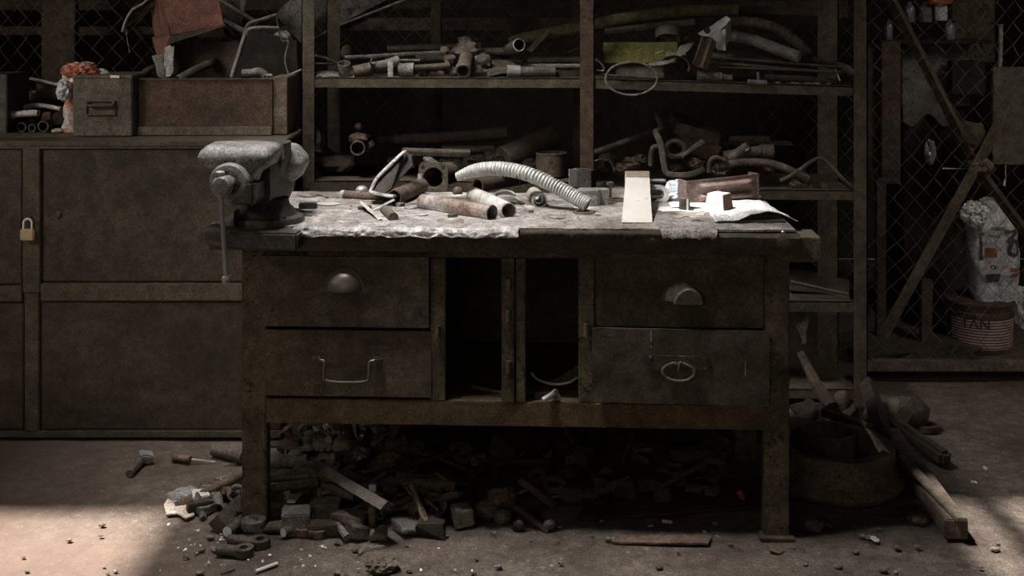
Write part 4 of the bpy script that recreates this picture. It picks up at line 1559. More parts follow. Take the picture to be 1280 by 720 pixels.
# pipes and fittings
pipe('bent_pipe', 'pale bent pipe end arching over the fittings left of the plastic bag', 'pipe', [W(22, 141, 4.5), W(32, 134, 4.45), (W(50, 131.5, 4.42)), W(76, 136, 4.4)], .0085, greypipe, .002, 12, smooth=5)
pipe('bent_pipe', 'thick pale pipe end lying lower left above the round fittings', 'pipe', [W(12, 144, 4.35), W(30, 142, 4.34), W(48, 141, 4.33)], [.013, .016, .012], greypipe, .002, 14, smooth=4)
pipe('thin_rod', 'thin rod leaning up at the left edge behind the pale pipes', 'rod', [W(14, 127, 4.5), W(30, 139, 4.44)], .004, greypipe, 0, 6)
block('red_block', 'small reddish block between the pale pipe and the plastic bag', 'block', W(59, 152, 4.42), (.03, .03, .035), carton, (0, 0, .2))
for k, (px, py, r_, lab) in enumerate(((24, 159, .018, 'leftmost of the dark round fittings on the cabinet'), (37, 160, .015, 'smallest dark round fitting between two larger ones on the cabinet'),
                                       (51, 158, .021, 'largest dark round fitting nearest the plastic bag'))):
    c = K(px, 166) + Vector((0, .02, 0))
    mb = MB()
    mb.tube([(c.x, c.y, CT + r_), (c.x + .004, c.y + .05, CT + r_)], r_, 18, wall=.005)
    thing1('round_fitting', mb, cast_dk, lab, 'fitting')
pipe('thin_rod', 'slanting thin rod behind the bag on the cabinet', 'rod', [W(38, 98, 4.58), W(78, 107, 4.5)], .006, greypipe, 0, 6)
sheetp('dark_board', 'dark board hanging below the slanting rod behind the plastic bag', 'board', [W(46, 122, 4.6), W(78, 124, 4.55), W(78, 106, 4.55), W(44, 99, 4.6)], scrap_c)
for k, (px, py, s) in enumerate(((22, 122, .05), (40, 126, .055), (60, 132, .05), (12, 132, .04), (36, 148, .04))):
    mb = MB()
    mb.blob(W(px, py, 4.64), (s * 1.2, s * .8, s * .7), .35, 2, 3, 60 + k)
    thing1('dusty_lump', mb, scrap_a if k < 2 else rust_dk, 'dim dusty lump of scrap heaped at the left rear of the cabinet top', 'scrap', 'dusty lumps on the cabinet')
sheetp('tin_tray', 'thin tray edge lying under the fittings at the front of the cabinet', 'tray', [K(-20, 171), K(92, 170.5), K(96, 166), K(-20, 167)], scrap_c, th=.004, wob=.001)

# ------------------------------------------------------------------ upper shelf of the rack
def us(px, py, dy=.1):
    return W(px, py, RY + dy)


pipe('pipe_fitting', 'grey pipe junction with flared open mouth at the left end of upper shelf', 'fitting', [us(430, 79, .05), us(431, 86, .06), us(436, 91, .07), us(450, 89, .08), us(466, 87, .09)], [.024, .0235, .023, .022, .022, .02, .02], scrap_b, .003, 20, smooth=3)
pipe('pipe_sleeve', 'thicker sleeve joined on the grey pipe junction', 'sleeve', [us(441, 90, .04), us(461, 86, .06)], .0225, scrap_a, .002, 20)
pipe('grey_pipe', 'grey pipe branching right and back from the sleeve', 'pipe', [us(455, 86, .08), us(480, 82, .1), us(498, 76, .13)], .0205, scrap_b, .002, 18)
pipe('pipe_stub', 'dark open stub pointing forward on the grey branching pipe', 'pipe', [us(467, 76, -.0), us(466, 79, .06)], .0125, scrap_a, .002, 16)
pipe('thin_pipe', 'long thin pale pipe lying above the junction on the upper shelf', 'pipe', [us(431, 72, .14), us(470, 70, .16), us(560, 65, .2)], .0085, scrap_b, .002, 10)
pipe('long_pipe', 'long dim pipe resting high across the left upper shelf', 'pipe', [us(484, 61, .2), us(575, 58, .24)], .0125, tin_m, .002, 12)
block('steel_strip', 'short upright pale strip standing at the front of the left upper shelf', 'strip', Vector((us(488, 97, .02).x, RY + .02, 1.214)), (.02, .006, .062), grey_panel if False else greypipe)
pipe('ribbed_coupling', 'ribbed round coupling lying right of the pale strip', 'coupling', [us(498, 87, .06), us(506, 87, .06), us(507, 87, .06), us(517, 87, .06)], [.023, .023, .026, .026], scrap_b, .004, 20)
pipe('round_bar', 'round bar sticking right out of the ribbed coupling', 'bar', [us(518, 85, .07), us(562, 82, .1)], .012, tin_m, 0, 12)
pipe('thin_pipe', 'short thin pale pipe above the ribbed coupling', 'pipe', [us(499, 75.5, .1), us(525, 75.5, .1)], .005, scrap_b, 0, 8)
pipe('round_bar', 'dark thick bar lying behind the coupling on the upper shelf', 'bar', [us(520, 73, .16), us(566, 73, .16)], .016, rust_dk, 0, 12)
mb = MB()
mb.blob(us(406, 94, .1), (.055, .09, .016), .4, 2, 3, 71)
thing1('dust_heap', mb, scrap_b, 'small grey heap of dust beside the left rack post on the upper shelf', 'dust')
mb = MB()
mb.blob(us(434, 66, .25), (.025, .03, .03), .3, 2, 3, 72)
thing1('red_lump', mb, scrap_c, 'small reddish lump behind the thin pale pipe on the upper shelf', 'scrap')
pipe('bent_pipe', 'thin dark pipe slanting beside the left rack post above the shelf', 'pipe', [us(394, 69, .1), us(406, 72, .12), us(420, 79, .15)], .005, scrap_b, 0, 8)
pipe('flat_bar', 'dark bar running along the shelf from the left rack post', 'bar', [us(394, 80, .2), us(424, 79.5, .2)], .005, tin_m, 0, 8)
# central lumpy valve
vv = empty('valve_body', us(583, 96, .08), 'lumpy dusty cast valve with a forward pointing spout on the upper shelf', 'valve')
mb = MB()
mb.tube([us(579, 89, -.0), us(581, 80, .05), us(583, 72, .12), us(584, 64, .18)], [.027, .03, .030, .026], 20, wall=.006, smooth=4)
mb.build('spout', scrap_a, vv)
mb = MB()
mb.blob(us(586, 66, .16), (.058, .05, .045), .35, 2.2, 4, 75)
mb.build('housing', scrap_a, vv, ang=50)
mb = MB()
mb.blob(us(584, 51, .2), (.035, .035, .02), .4, 2.5, 3, 76)
mb.build('cap', scrap_b, vv, ang=50)
for k, (px, py, s) in enumerate(((562, 74, .02), (604, 76, .028), (556, 64, .015), (602, 88, .025), (566, 90, .02))):
    mb = MB()
    mb.blob(us(px, py, .12), (s * 1.2, s, s), .35, 2.3, 3, 80 + k)
    mb.build('lug', scrap_a, vv, ang=50)
for k, (px, py) in enumerate(((530, 92), (541, 91), (550, 92), (612, 92), (618, 90))):
    mb = MB()
    mb.blob(us(px, py, .1), (.02, .02, .014), .4, 2, 2, 90 + k)
    thing1('small_scrap', mb, scrap_a, 'tiny dusty scrap crumb on the upper shelf beside the cast valve', 'scrap', 'scrap crumbs on the upper shelf')
# pipe with bright round mouth
pipe('open_pipe', 'dark pipe with thin bright round mouth facing forward on the upper shelf', 'pipe', [us(649, 56, .02), us(630, 66, .3)], .0235, tin_m, .003, 30)
mb = MB()
mb.tube([us(649, 56, .018), us(648.6, 56.2, .021)], .0238, 30, wall=.0028)
mb.build('bright_rim', greypipe, bpy.data.objects['open_pipe'])
pipe('wooden_post', 'short rough wooden piece leaning behind the bright rimmed pipe', 'wood', [us(662, 66, .22), us(686, 40, .24)], .018, scrap_b if False else oldwood, 0, 6)
pipe('olive_hose', 'long thick olive hose rising from the left and crossing behind the middle post', 'hose', [us(636, 53, .32), us(670, 46, .32), us(720, 36, .3), us(790, 22, .28), us(860, 14, .27), us(922, 12, .26)], [.016, .02, .024, .026, .026, .026, .026], olive, 0, 20, smooth=6)
block('steel_plate', 'flat dusty plate lying behind the pale fitting right of the valve', 'plate', us(628, 84, .14), (.15, .12, .008), scrap_a, (.35, 0, 0))
pipe('round_handle', 'short round handle with pale ferrule on the upper shelf left of middle post', 'handle', [us(650, 89.5, .04), us(694, 89.5, .05)], .019, scrap_a, 0, 14)  # loose tool handle on the shelf
pipe('ferrule', 'shiny round ferrule on the handle lying left of the middle post', 'ferrule', [us(634, 88.5, .035), us(650, 89, .04)], .0215, steel, .003, 18)
mb = MB()
mb.prism([(0, 0), (.07, .012), (.07, .028), (0, .022)], .01, c=us(609, 95, .03), rot=(PI / 2, 0, 0))
thing1('wedge_scrap', mb, scrap_a, 'small thin wedge pointing left beside the shiny ferrule', 'wedge')
block('flat_bar', 'long pale flat bar lying along the upper shelf left of the middle post', 'bar', us(693, 83.5, .1), (.235, .03, .008), scrap_b, (.3, 0, 0))
block('flat_bar', 'upper dim flat bar behind the long pale flat bar', 'bar', us(692, 77, .2), (.2, .04, .016), tin_m, (.1, -.02, 0))
pipe('round_bar', 'dim reddish rod slanting above the flat bars behind the middle post', 'rod', [us(694, 70, .3), us(725, 60, .3)], .008, rust, 0, 8)
pipe('grey_pipe', 'dim pipe lying between the cast valve and bright rimmed pipe', 'pipe', [us(603, 65, .2), us(640, 64, .2)], .016, tin_m, 0, 12)
mb = MB()
mb.box(us(710, 92, .12), (.1, .1, .022), bev=.002)
thing1('dark_block', mb, rust_dk, 'dark block under the flat bars beside the middle post', 'block')

# right bay of the upper shelf
sheetp('green_sheet', 'chipped yellow green metal sheet standing on the upper shelf right of middle post', 'sheet', [us(755, 78, .05), us(846, 78, .05), us(846, 52.5, .09), us(754, 52.5, .09)], green, wob=.003, seed=41)
pipe('flat_bar', 'long dim bar slanting above the green sheet', 'bar', [us(756, 39, .16), us(868, 27, .16)], .013, tin_m, 0, 6)
pipe('round_can', 'open round can with pale rim above the green sheet', 'can', [us(835, 50, .12), us(835, 39, .14)], .048, scrap_b if False else grime_pipe, .003, 28)
sheetp('tin_flap', 'crumpled grey tin flap right of the green sheet', 'flap', [us(830, 70, .05), us(856, 70, .05), us(867, 55, .1), us(838, 57, .1)], scrap_b, wob=.012, seed=43)
sheetp('tin_flap', 'dim folded tin flap rising behind the grey flap', 'flap', [us(848, 58, .14), us(868, 56, .14), us(862, 40, .2), us(848, 46, .2)], tin_m, wob=.012, seed=46)
# bent tin pipe half
mb = MB()


def half(u, v):
    a = -.3 + PI * 1.05 * u
    p = us(843, 85, .02)
    return (p.x + .062 * math.cos(a) * .9 - .0, p.y + .12 * v + .01, p.z + .044 * math.sin(a) + .0)


mb.grid(24, 6, half, thick=.003)
thing1('bent_tin', mb, tin_m, 'arched bent tin piece lying open downward on the upper shelf', 'tin')
sheetp('tin_flap', 'pale curling edge strip in front of the green sheet', 'strip', [us(811, 83, .02), us(842, 78, .02), us(846, 72, .03), us(812, 80, .03)], scrap_b, wob=.006, seed=48)
sheetp('small_foil', 'tiny bright foil strip stuck on the green sheet', 'foil', [us(819, 67.5, .04), us(829, 64, .04), us(829, 62.5, .04), us(819, 66, .04)], steel_lt, wob=.001, th=.001)
block('cardboard_piece', 'flat dim plate standing below the green sheet behind the wire hoop', 'plate', us(800, 98, .06), (.18, .01, .045), tin_m, (-.15, 0, 0))
mb = MB()
c = us(789, 98, -.03)
mb.tube([c + Vector((.094 * math.cos(a), -.01, .060 * math.sin(a))) for a in [2 * PI * i / 48 for i in range(49)]], .0042, 8)
thing1('wire_hoop', mb, scrap_b, 'large oval hoop of stiff wire hanging over the upper shelf edge', 'hoop')
pipe('thin_rod', 'thin stick lying through the wire hoop on the upper shelf', 'rod', [us(752, 93, -.0), us(790, 96, -.01), us(822, 97, -.0)], .004, scrap_a, 0, 6, smooth=4)
# bright pressed bracket
bb = empty('chrome_bracket', us(900, 60, .06), 'bright crumpled chrome bracket with round hole near the hoses on the upper shelf', 'bracket')
sh = pane('plate', [us(895, 62, .05), us(907, 62, .05), us(906, 36, .08), us(889, 38, .08)], steel_lt, bb, wob=.006, seed=51)
pane('bent_arm', [us(872, 42, .02), us(892, 47, .03), us(914, 24, .05), us(907, 20, .07)], steel_lt, bb, wob=.006, seed=53)
pane('side_flange', [us(905, 62, .06), us(914, 48, .14), us(914, 24, .14), us(908, 26, .06)], steel, bb, wob=.004, seed=54)
mb = MB()
mb.lathe([(0, 0), (.0125, 0), (.0125, .001), (0, .001)], 16, us(884, 38, .0) , (0, -1, .2))
mb.build('bore', black_m, bb)
# leaning channel
mb = MB()
a = us(886, 48, .05)
b_ = us(874, 84, .02)
d = (b_ - a)
side = d.cross(Vector((0, 1, 0))).normalized()
mb.box((a + b_) / 2, (.036, .004, d.length), rot=(-d).to_track_quat('Z', 'Y').to_matrix(), bev=.001)
for s_ in (-1, 1):
    mb.box((a + b_) / 2 + side * s_ * .018 + Vector((0, -.012, 0)), (.005, .028, d.length), rot=(-d).to_track_quat('Z', 'Y').to_matrix(), bev=.001)
thing1('channel_piece', mb, scrap_c, 'short leaning brown channel piece in front of the chrome bracket', 'channel')
# hoses
pts = spline([us(912, 28, .22), us(940, 28, .22), us(970, 36, .2), us(992, 50, .18), us(1012, 68, .16)], 24)
mb = MB()
mb.tube(pts, [.0215 + .0022 * math.sin(i * PI / 2.2) for i in range(len(pts))], 16)
thing1('ribbed_hose', mb, grime_pipe, 'dim ribbed hose curving behind the smooth hose on the upper shelf', 'hose', ang=80)
pipe('smooth_hose', 'smooth grey hose with open cut end lying on the upper shelf', 'hose', [us(908, 44, .2), us(940, 50, .14), us(975, 63, .06), us(999, 71.5, .02)], .0225, scrap_b, .004, 24, smooth=6)
for k, (x0, y0, x1, y1, r_, lab) in enumerate(((880, 71, 1050, 84, .0045, 'uppermost thin long rod under the hoses on the upper shelf'), (888, 78, 1052, 92, .006, 'thicker long rod under the hoses on the upper shelf'),
                                               (900, 84, 1054, 90, .0035, 'thin rod lying lowest under the hoses'))):
    pipe('long_rod', lab, 'rod', [us(x0, y0, .1 - .02 * k), us(x1, y1, .08 - .02 * k)], r_, scrap_a, 0, 8)
pipe('thick_pipe', 'thick dim pipe lying along the front right of the upper shelf', 'pipe', [us(955, 97, .04), us(1010, 99, .06), us(1068, 105, .07)], .0125, rust_dk, .002, 14)
pipe('round_bar', 'thick short round bar with stepped end right of the arched tin', 'bar', [us(872, 95, .05), us(902, 97, .05), us(903, 97, .05), us(915, 98, .05)], [.020, .019, .013, .013], scrap_a, 0, 16)
tf = empty('tap_fitting', us(947, 103, .0), 'small T shaped tap with upright stem on the upper shelf edge', 'tap')
mb = MB()
mb.tube([us(935, 102, .0), us(958, 104, .0)], [.010, .012], 12)
mb.build('barrel', scrap_b, tf)
mb = MB()
mb.tube([us(948, 102, .0), us(947.5, 90, .0)], .0055, 10)
mb.build('stem', scrap_b, tf)
pipe('hose_end', 'round coupled hose end touching the right rack post', 'hose', [us(1016, 73, .18), us(1040, 80, .14), us(1058, 86, .1), us(1064, 92, .1)], [.012, .012, .014, .02, .02, .016], scrap_a, 0, 14, smooth=4)
pipe('thin_wire', 'short pale wire standing near the right rack post', 'wire', [us(1044, 86, .05), us(1050, 101, .04)], .0028, greypipe, 0, 6)
sheetp('sheet_scrap', 'thin dim sheet lying under the smooth hose', 'sheet', [us(880, 70, .1), us(985, 78, .1), us(960, 70, .3), us(890, 58, .3)], scrap_a, wob=.006, seed=61)
for k in range(14):
    p = us(RN.uniform(965, 1040), 0, 0)
    mb = MB()
    px = RN.uniform(968, 1035)
    q = us(px, 0, RN.uniform(.015, .06))
    mb.blob((q.x, q.y, up_z(px) + .003), (RN.uniform(.006, .014), .01, .005), .4, 2, 2, 120 + k)
    thing1('dust_crumb', mb, scrap_b, 'pale crumb of dust on the right front edge of the upper shelf', 'crumb', 'pale crumbs on the upper shelf')
pipe('cable_loop', 'thin dark wire loop hanging beside the middle post', 'wire', [us(744, 74, .0), us(752, 80, -.0), us(755, 88, .0), us(746, 88, .0)], .004, tin_m, 0, 6, smooth=4)
pipe('dark_board', 'dim boards stacked far back on the right upper shelf', 'board', [us(925, 16, .38), us(1020, 20, .38)], .03, rust_dk, 0, 4)

# ------------------------------------------------------------------ lower shelf of the rack
pipe('open_pipe', 'dark pipe with round mouth facing forward on the left lower shelf', 'pipe', [us(447, 185, .03), us(452, 179, .35)], .0275, scrap_a, .005, 26)
mb = MB()
mb.blob(us(449, 172, .08), (.038, .03, .018), .3, 2, 3, 131)
thing1('rusty_lump', mb, rust, 'rusty lump sitting on the round mouthed pipe', 'scrap')
mb = MB()
mb.blob(us(448, 158, .08), (.014, .014, .014), .1, 2, 3, 132)
thing1('rusty_ball', mb, rust, 'small rusty ball on top of the lump above the pipe mouth', 'ball')
mb = MB()
mb.blob(us(463, 182, .1), (.02, .03, .02), .3, 2, 3, 133)
thing1('rusty_lump', mb, rust_dk, 'dark lump right of the round pipe mouth', 'scrap')
mb = MB()
mb.blob(us(396.5, 174, .05), (.015, .02, .032), .2, 2, 3, 134)
thing1('pale_lump', mb, scrap_b, 'pale upright lump beside the left rack post on the lower shelf', 'scrap')
pipe('long_pipe', 'long thick dark pipe lying across the left lower shelf', 'pipe', [us(462, 176, .2), us(560, 172, .2), us(634, 166, .2)], [.018, .022, .026], rust_dk, .004, 18)
block('flat_bar', 'pale edged flat bar lying on the left lower shelf', 'bar', us(545, 194, .08), (.255, .03, .022), scrap_a, (.3, .03, 0))
block('flat_bar', 'second dim flat bar behind the pale edged one', 'bar', us(585, 188, .16), (.2, .03, .014), tin_m, (.3, 0, .05))
pipe('tapered_pipe', 'wide dark tapered pipe lying right on the left lower shelf', 'pipe', [us(628, 200, .12), us(690, 172, .25)], [.02, .05], rust_dk, .004, 22)
mb = MB()
mb.blob(us(540, 203, .04), (.035, .03, .014), .2, 2, 3, 135, rot=(0, .5, 0))
thing1('pale_stone', mb, scrap_b, 'pale smooth lump lying under the flat bar end', 'lump')
for k, (px, py, s) in enumerate(((600, 205, .05), (560, 207, .04), (420, 205, .06), (500, 205, .04), (655, 205, .05), (400, 190, .03), (620, 196, .04))):
    mb = MB()
    mb.blob(us(px, py, .16), (s * 1.3, s, s * .7), .4, 2, 3, 140 + k)
    thing1('dark_scrap', mb, rust_dk, 'dark dim scrap lump heaped on the left lower shelf', 'scrap', 'dark lumps on the lower shelf')
cn = empty('rusty_can', us(689, 222, .2), 'rusty open round can standing behind the ribbed hose on the lower shelf', 'can')
q = us(689, 220, .12)
mb = MB()
mb.lathe([(.054, .084), (.0565, .084), (.0565, .0), (0, 0), (0, .004), (.053, .004), (.054, .084)], 32, (q.x, q.y, .838))
mb.build('can_wall', rust, cn)
mb = MB()
mb.tube([Vector((q.x + .0555 * math.cos(a), q.y + .0555 * math.sin(a), .922)) for a in [2 * PI * i / 32 for i in range(33)]], .003, 8)
mb.build('rim', scrap_a, cn)
# right bay
pipe('long_pipe', 'dim pipe slanting up right across the right lower shelf', 'pipe', [us(738, 193, .1), us(832, 160, .3)], .0135, scrap_a, .002, 14)
mb = MB()
mb.tube([us(821, 140, .2), us(826, 158, .12), us(820, 165, .08), us(826, 180, .05), us(830, 205, .03), us(835, 217, .02), us(860, 219, .02), us(880, 212, .06)], .012, 8, smooth=6, flat=.5)
thing1('leather_strap', mb, scrap_a, 'dim strap hanging down and bending right on the right lower shelf', 'strap')
mb = MB()
c = us(844, 186, .1)
mb.tube([c + Vector((.036 * math.cos(a), .0, .030 * math.sin(a))) for a in [2 * PI * i / 28 for i in range(29)]], .0095, 10)
thing1('rubber_ring', mb, scrap_a, 'dim thick ring standing behind the strap on the lower shelf', 'ring')
pipe('bent_pipe', 'short bent pipe curling up left of the strap', 'pipe', [us(814, 207, .08), us(814, 192, .08), us(817, 184, .08), us(823, 184, .08)], .010, scrap_a, 0, 12, smooth=4)
bx_ = empty('carton_box', us(865, 190, .25), 'tilted brown carton with open lid on the right lower shelf', 'box')
mb = MB()
mb.box(us(872, 180, .26), (.15, .12, .07), rot=(.1, .42, .1), bev=.003)
mb.build('body', scrap_c, bx_)
mb = MB()
mb.box(us(868, 160, .25), (.18, .14, .045), rot=(.25, .28, .1), bev=.003)
mb.build('lid', oldwood, bx_)
pipe('pointed_handle', 'short pale pointed handle leaning against the tilted carton', 'handle', [us(852, 196, .04), us(878, 178, .08)], [.008, .014], scrap_a, 0, 10)  # loose handle propped on the carton
pipe('tee_pipe', 'dusty pipe with slanted branch lying on the right lower shelf', 'pipe', [us(905, 196, .1), us(950, 189, .1), us(951, 189, .1), us(966, 190, .1)], [.022, .022, .028, .028], scrap_a, .004, 18)
pipe('branch_pipe', 'slanted dusty branch with bright slot above the tee pipe', 'pipe', [us(912, 199, .08), us(936, 182, .06)], .019, scrap_a, .003, 14)
mb = MB()
mb.box(us(934, 187, .035), (.016, .002, .006), rot=(0, -.6, 0))
mb.build('bright_slot', steel_lt, bpy.data.objects['branch_pipe'])
pipe('dusty_hose', 'dusty hose curving down to the right in front of the tee pipe', 'hose', [us(898, 208, .05), us(930, 203, .05), us(965, 205, .05), us(998, 218, .05), us(1010, 224, .05)], [.015] * 40, scrap_a, 0, 16, smooth=6)
pipe('thin_cable', 'long cable rising in an arc at the right end of the lower shelf', 'cable', [us(975, 226, .02), us(995, 216, .02), us(1012, 203, .03), us(1024, 198, .04), us(1036, 205, .05), us(1052, 222, .03), us(1066, 234, .02)], .007, scrap_a, 0, 10, smooth=6)
block('flat_bar', 'thin dim flat bar sticking out right behind the tee pipe', 'bar', us(945, 179, .25), (.28, .05, .005), scrap_a, (.2, .02, 0))
block('steel_box', 'dim rectangular box section above the thin flat bar', 'box', us(935, 176, .28), (.16, .06, .022), tin_m)
pipe('s_hook', 'dim curled hook left of the dusty hose', 'hook', [us(886, 216, .03), us(887, 203, .03), us(894, 197, .03), us(905, 200, .03), us(912, 208, .04)], .008, scrap_a, 0, 10, smooth=5)
tr_ = empty('scrap_tray', us(1010, 236, .06), 'shallow dusty tray holding small lumps near the right rack post', 'tray')
mb = MB()
mb.box(us(1015, 237, .08), (.13, .08, .006))
mb.build('tray_base', scrap_a, tr_)
mb = MB()
mb.box(us(1030, 233, .06), (.010, .07, .03), bev=.002)
mb.build('tray_end', scrap_a, tr_)
for k, (px, py, s) in enumerate(((994, 230, .02), (1003, 232, .016), (1012, 234, .012))):
    mb = MB()
    mb.blob(us(px, py, .06), (s, s, s), .3, 2, 3, 160 + k)
    thing1('small_lump', mb, scrap_a, ['largest round lump in the shallow tray', 'middle round lump in the shallow tray', 'smallest lump in the shallow tray'][k], 'scrap')
for k, (px, py, s) in enumerate(((758, 200, .03), (790, 205, .03), (800, 200, .025), (775, 212, .03), (845, 210, .02), (870, 205, .025), (1000, 215, .02), (900, 212, .03), (955, 212, .03))):
    mb = MB()
    mb.blob(us(px, py, .12), (s * 1.2, s, s * .8), .45, 2.3, 3, 170 + k)
    thing1('dim_scrap', mb, scrap_c if k % 2 else rust_dk, 'dim rusty scrap lump lying among hoses on the right lower shelf', 'scrap', 'dim lumps on the right lower shelf')
block('pale_block', 'small olive block right of the middle post on the lower shelf', 'block', us(748, 210, .06), (.045, .04, .03), scrap_a, (0, -.2, 0))
pipe('thin_rod', 'short thin rod standing behind the small olive block', 'rod', [us(761, 195, .1), us(768, 215, .06)], .005, scrap_a, 0, 6)
# bottom shelf, right of the bench
pipe('round_bar', 'pale tipped bar lying down right on the bottom shelf beside the workbench', 'bar', [us(988, 352, .03), us(1060, 368, .03)], .006, scrap_a, 0, 8)
sheetp('bent_board', 'dark board leaning on the bottom shelf right of the workbench', 'board', [us(985, 362, .1), us(1062, 370, .1), us(1062, 350, .2), us(985, 335, .2)], rust_dk, wob=.004)
sheetp('hanging_cloth', 'small dim tattered scrap hanging below the bottom shelf', 'cloth', [us(1000, 430, .02), us(1008, 430, .02), us(1012, 393, .02), us(995, 393, .02)], scrap_a, wob=.012, seed=88)

# ------------------------------------------------------------------ behind the fences
def bgbox(name, label, cat, px0, px1, py0, py1, Y, m, d=.03, rot=(0, 0, 0), group=None):
    a, b_ = W(px0, py1, Y), W(px1, py0, Y)
    return block(name, label, cat, Vector(((a.x + b_.x) / 2, Y + d / 2, a.z)), (b_.x - a.x, d, b_.z - a.z), m, rot, group=group)


bgbox('weathered_plank', 'weathered plank at head height running left behind the fence', 'plank', -60, 392, 33, 44, 5.35, woodbg)
bgbox('weathered_plank', 'topmost weathered plank behind the left fence', 'plank', -60, 392, 0, 13, 5.35, woodbg)
bgbox('weathered_plank', 'broad dark plank behind the rack above the valve', 'plank', 430, 736, 22, 38, 5.35, rust)
bgbox('weathered_plank', 'upper dark plank behind the rack', 'plank', 470, 1060, 1, 11, 5.36, rust_dk)
bgbox('weathered_plank', 'dark plank behind the right bay of the rack', 'plank', 925, 1060, 10, 22, 5.35, rust_dk)
mb = MB()
a = [W(388, 50, 5.3), W(482, 0, 5.3), W(482, -20, 5.3), W(388, -20, 5.3)]
v = a + [p + Vector((0, .02, 0)) for p in a]
mb.mesh(v, [(0, 1, 2, 3), (4, 7, 6, 5), (0, 4, 5, 1), (1, 5, 6, 2), (2, 6, 7, 3), (3, 7, 4, 0)])
thing1('grey_board', mb, mat('mottled_panel', (.1, .085, .08), (.26, .23, .22), (.07, .055, .045), .8, 0, 5, .2, .58, 12), 'mottled grey panel with slanting lower edge behind the rack', 'panel')
pipe('slanting_rail', 'thin pale rail slanting along the grey panel edge', 'rail', [W(388, 50, 5.25), W(420, 33, 5.25), W(520, -6, 5.25)], .005, greypipe, 0, 6)
# right corner: braces, panels, cupboard
pipe('timber_brace', 'long timber brace slanting down right behind the right fence', 'brace', [W(1104, -20, 4.84), W(1225, 215, 4.84), W(1300, 315, 4.84)], .022, rust_dk if False else woodbg, 0, 4)
pipe('timber_brace', 'timber brace slanting down left behind the right fence', 'brace', [W(1262, 130, 4.80), W(1222, 205, 4.80), W(1104, 420, 4.80)], .022, oldwood, 0, 4)
mb = MB()
mb.blob(W(1213, 168, 4.86), (.07, .05, .055), .25, 1.6, 4, 201)
thing1('cloth_bundle', mb, woodbg, 'dim brown bundle tied where the two timber braces cross', 'bundle')
mb = MB()
mb.blob(W(1225, 207, 4.82), (.05, .05, .035), .3, 1.6, 3, 202)
thing1('rope_knot', mb, oldwood, 'dark rope knot just below the brown bundle', 'knot')
cbm = dim_panel
bgbox('grey_cupboard', 'dim grey white cupboard front behind the right fence', 'cupboard', 1128, 1212, 55, 132, 5.6, cbm, .3)
mb = MB()
mb.grid(20, 14, lambda u, v: W(1128 + 60 * u, 130 + (20 + 8 * math.sin(u * 9)) * v, 5.59), thick=.01)
thing1('hanging_cloth', mb, cbm, 'ragged grey cloth hanging below the grey cupboard', 'cloth')
bgbox('pigeonhole_box', 'dark pigeonhole box standing right beside the grey cupboard', 'box', 1190, 1232, 76, 118, 5.5, black_m, .06)
bgbox('tapered_post', 'broad dark timber post behind the fence next to the right rack post', 'post', 1102, 1126, 52, 230, 5.3, woodbg, .05)
bgbox('upright_timber', 'dark upright timber left of the broad post', 'post', 1085, 1099, 60, 215, 5.35, rust_dk, .05)
bgbox('olive_board', 'dull olive panel at the right edge behind the fence', 'panel', 1241, 1330, 84, 206, 5.1, mat('olive_panel', (.075, .065, .042), (.12, .105, .07), (.05, .04, .025), .7, 0, 5, .2, .6, 30), .03)
bgbox('brick_pillar', 'rough patterned pillar above the olive panel', 'pillar', 1190, 1244, -30, 78, 5.7, mat('rough_pillar', (.06, .048, .03), (.15, .125, .08), (.04, .03, .02), .9, 0, 14, .6, .55, 34), .2)
pipe('white_tube', 'dim pale upright tube above the olive panel', 'tube', [W(1251, 30, 5.3), W(1250, 84, 5.3)], .010, grey_panel, 0, 10)
glass_m = mat('dusty_glass', (.12, .12, .13), (.35, .35, .4), None, .12, .2, 10, .1)
for k, (px, py, s, m_, lab) in enumerate(((1111, 36, .9, glass_m, 'leftmost small glinting jar in the dim corner'), (1137, 14, 1.2, glass_m, 'glinting jar standing on the cupboard left of the red cap'),
                                          (1157, 14, 1.5, dim_panel, 'crumpled white bottle beside the red topped one'), (1176, 12, 1.5, white_pl, 'tall white bottle under the red wrapper'),
                                          (1187, 36, 1.3, glass_m, 'tall clear jar right of the white bottles'))):
    p = W(px, py, 5.5)
    mb = MB()
    mb.lathe([(0, -.05), (.022, -.05), (.024, -.04), (.024, .01), (.02, .022), (.010, .03), (.010, .042), (0, .042)], 14, p, sx=s * .8, sy=s * .8)
    thing1('glass_jar', mb, m_, lab, 'jar')
mb = MB()
mb.blob(W(1176, 2, 5.45), (.05, .02, .014), .3, 3, 3, 205, ridge=True)
thing1('red_wrapper', mb, redpl, 'small red wrapper lying on the white bottles in the dim corner', 'wrapper')
bgbox('jar_board', 'dark shelf board carrying the jars above the cupboard', 'board', 1100, 1240, 50, 55, 5.45, black_m, .3)
mb = MB()
mb.blob(W(1163, 190, 5.2), (.018, .015, .04), .5, 2.4, 3, 206, ridge=True)
thing1('glinting_scrap', mb, glass_m, 'glinting crumpled foil deep behind the left brace', 'foil', ang=25)
pipe('thin_rail', 'thin pale rod lying level behind the brace crossing', 'rod', [W(1178, 210.5, 4.9), W(1206, 211, 4.9)], .003, greypipe, 0, 6)
bgbox('dark_gap_fill', 'tall near black box added for the open dark under the grey cupboard in the dim corner', 'cabinet', 1130, 1206, 138, 401, 5.62, black_m, .3)  # black filler box, added where there is only open darkness
bgbox('upright_board', 'narrow dark board standing left of the low dark box', 'board', 1096, 1108, 222, 420, 5.1, rust_dk, .03)
bgbox('upright_board', 'narrow slanted board left of the drum', 'board', 1152, 1166, 350, 440, 5.05, woodbg, .03)
mb = MB()
mb.blob(Vector((W(1140, 0, 5.0).x, 5.15, .0)), (.33, .25, .07), .3, 2, 4, 208)
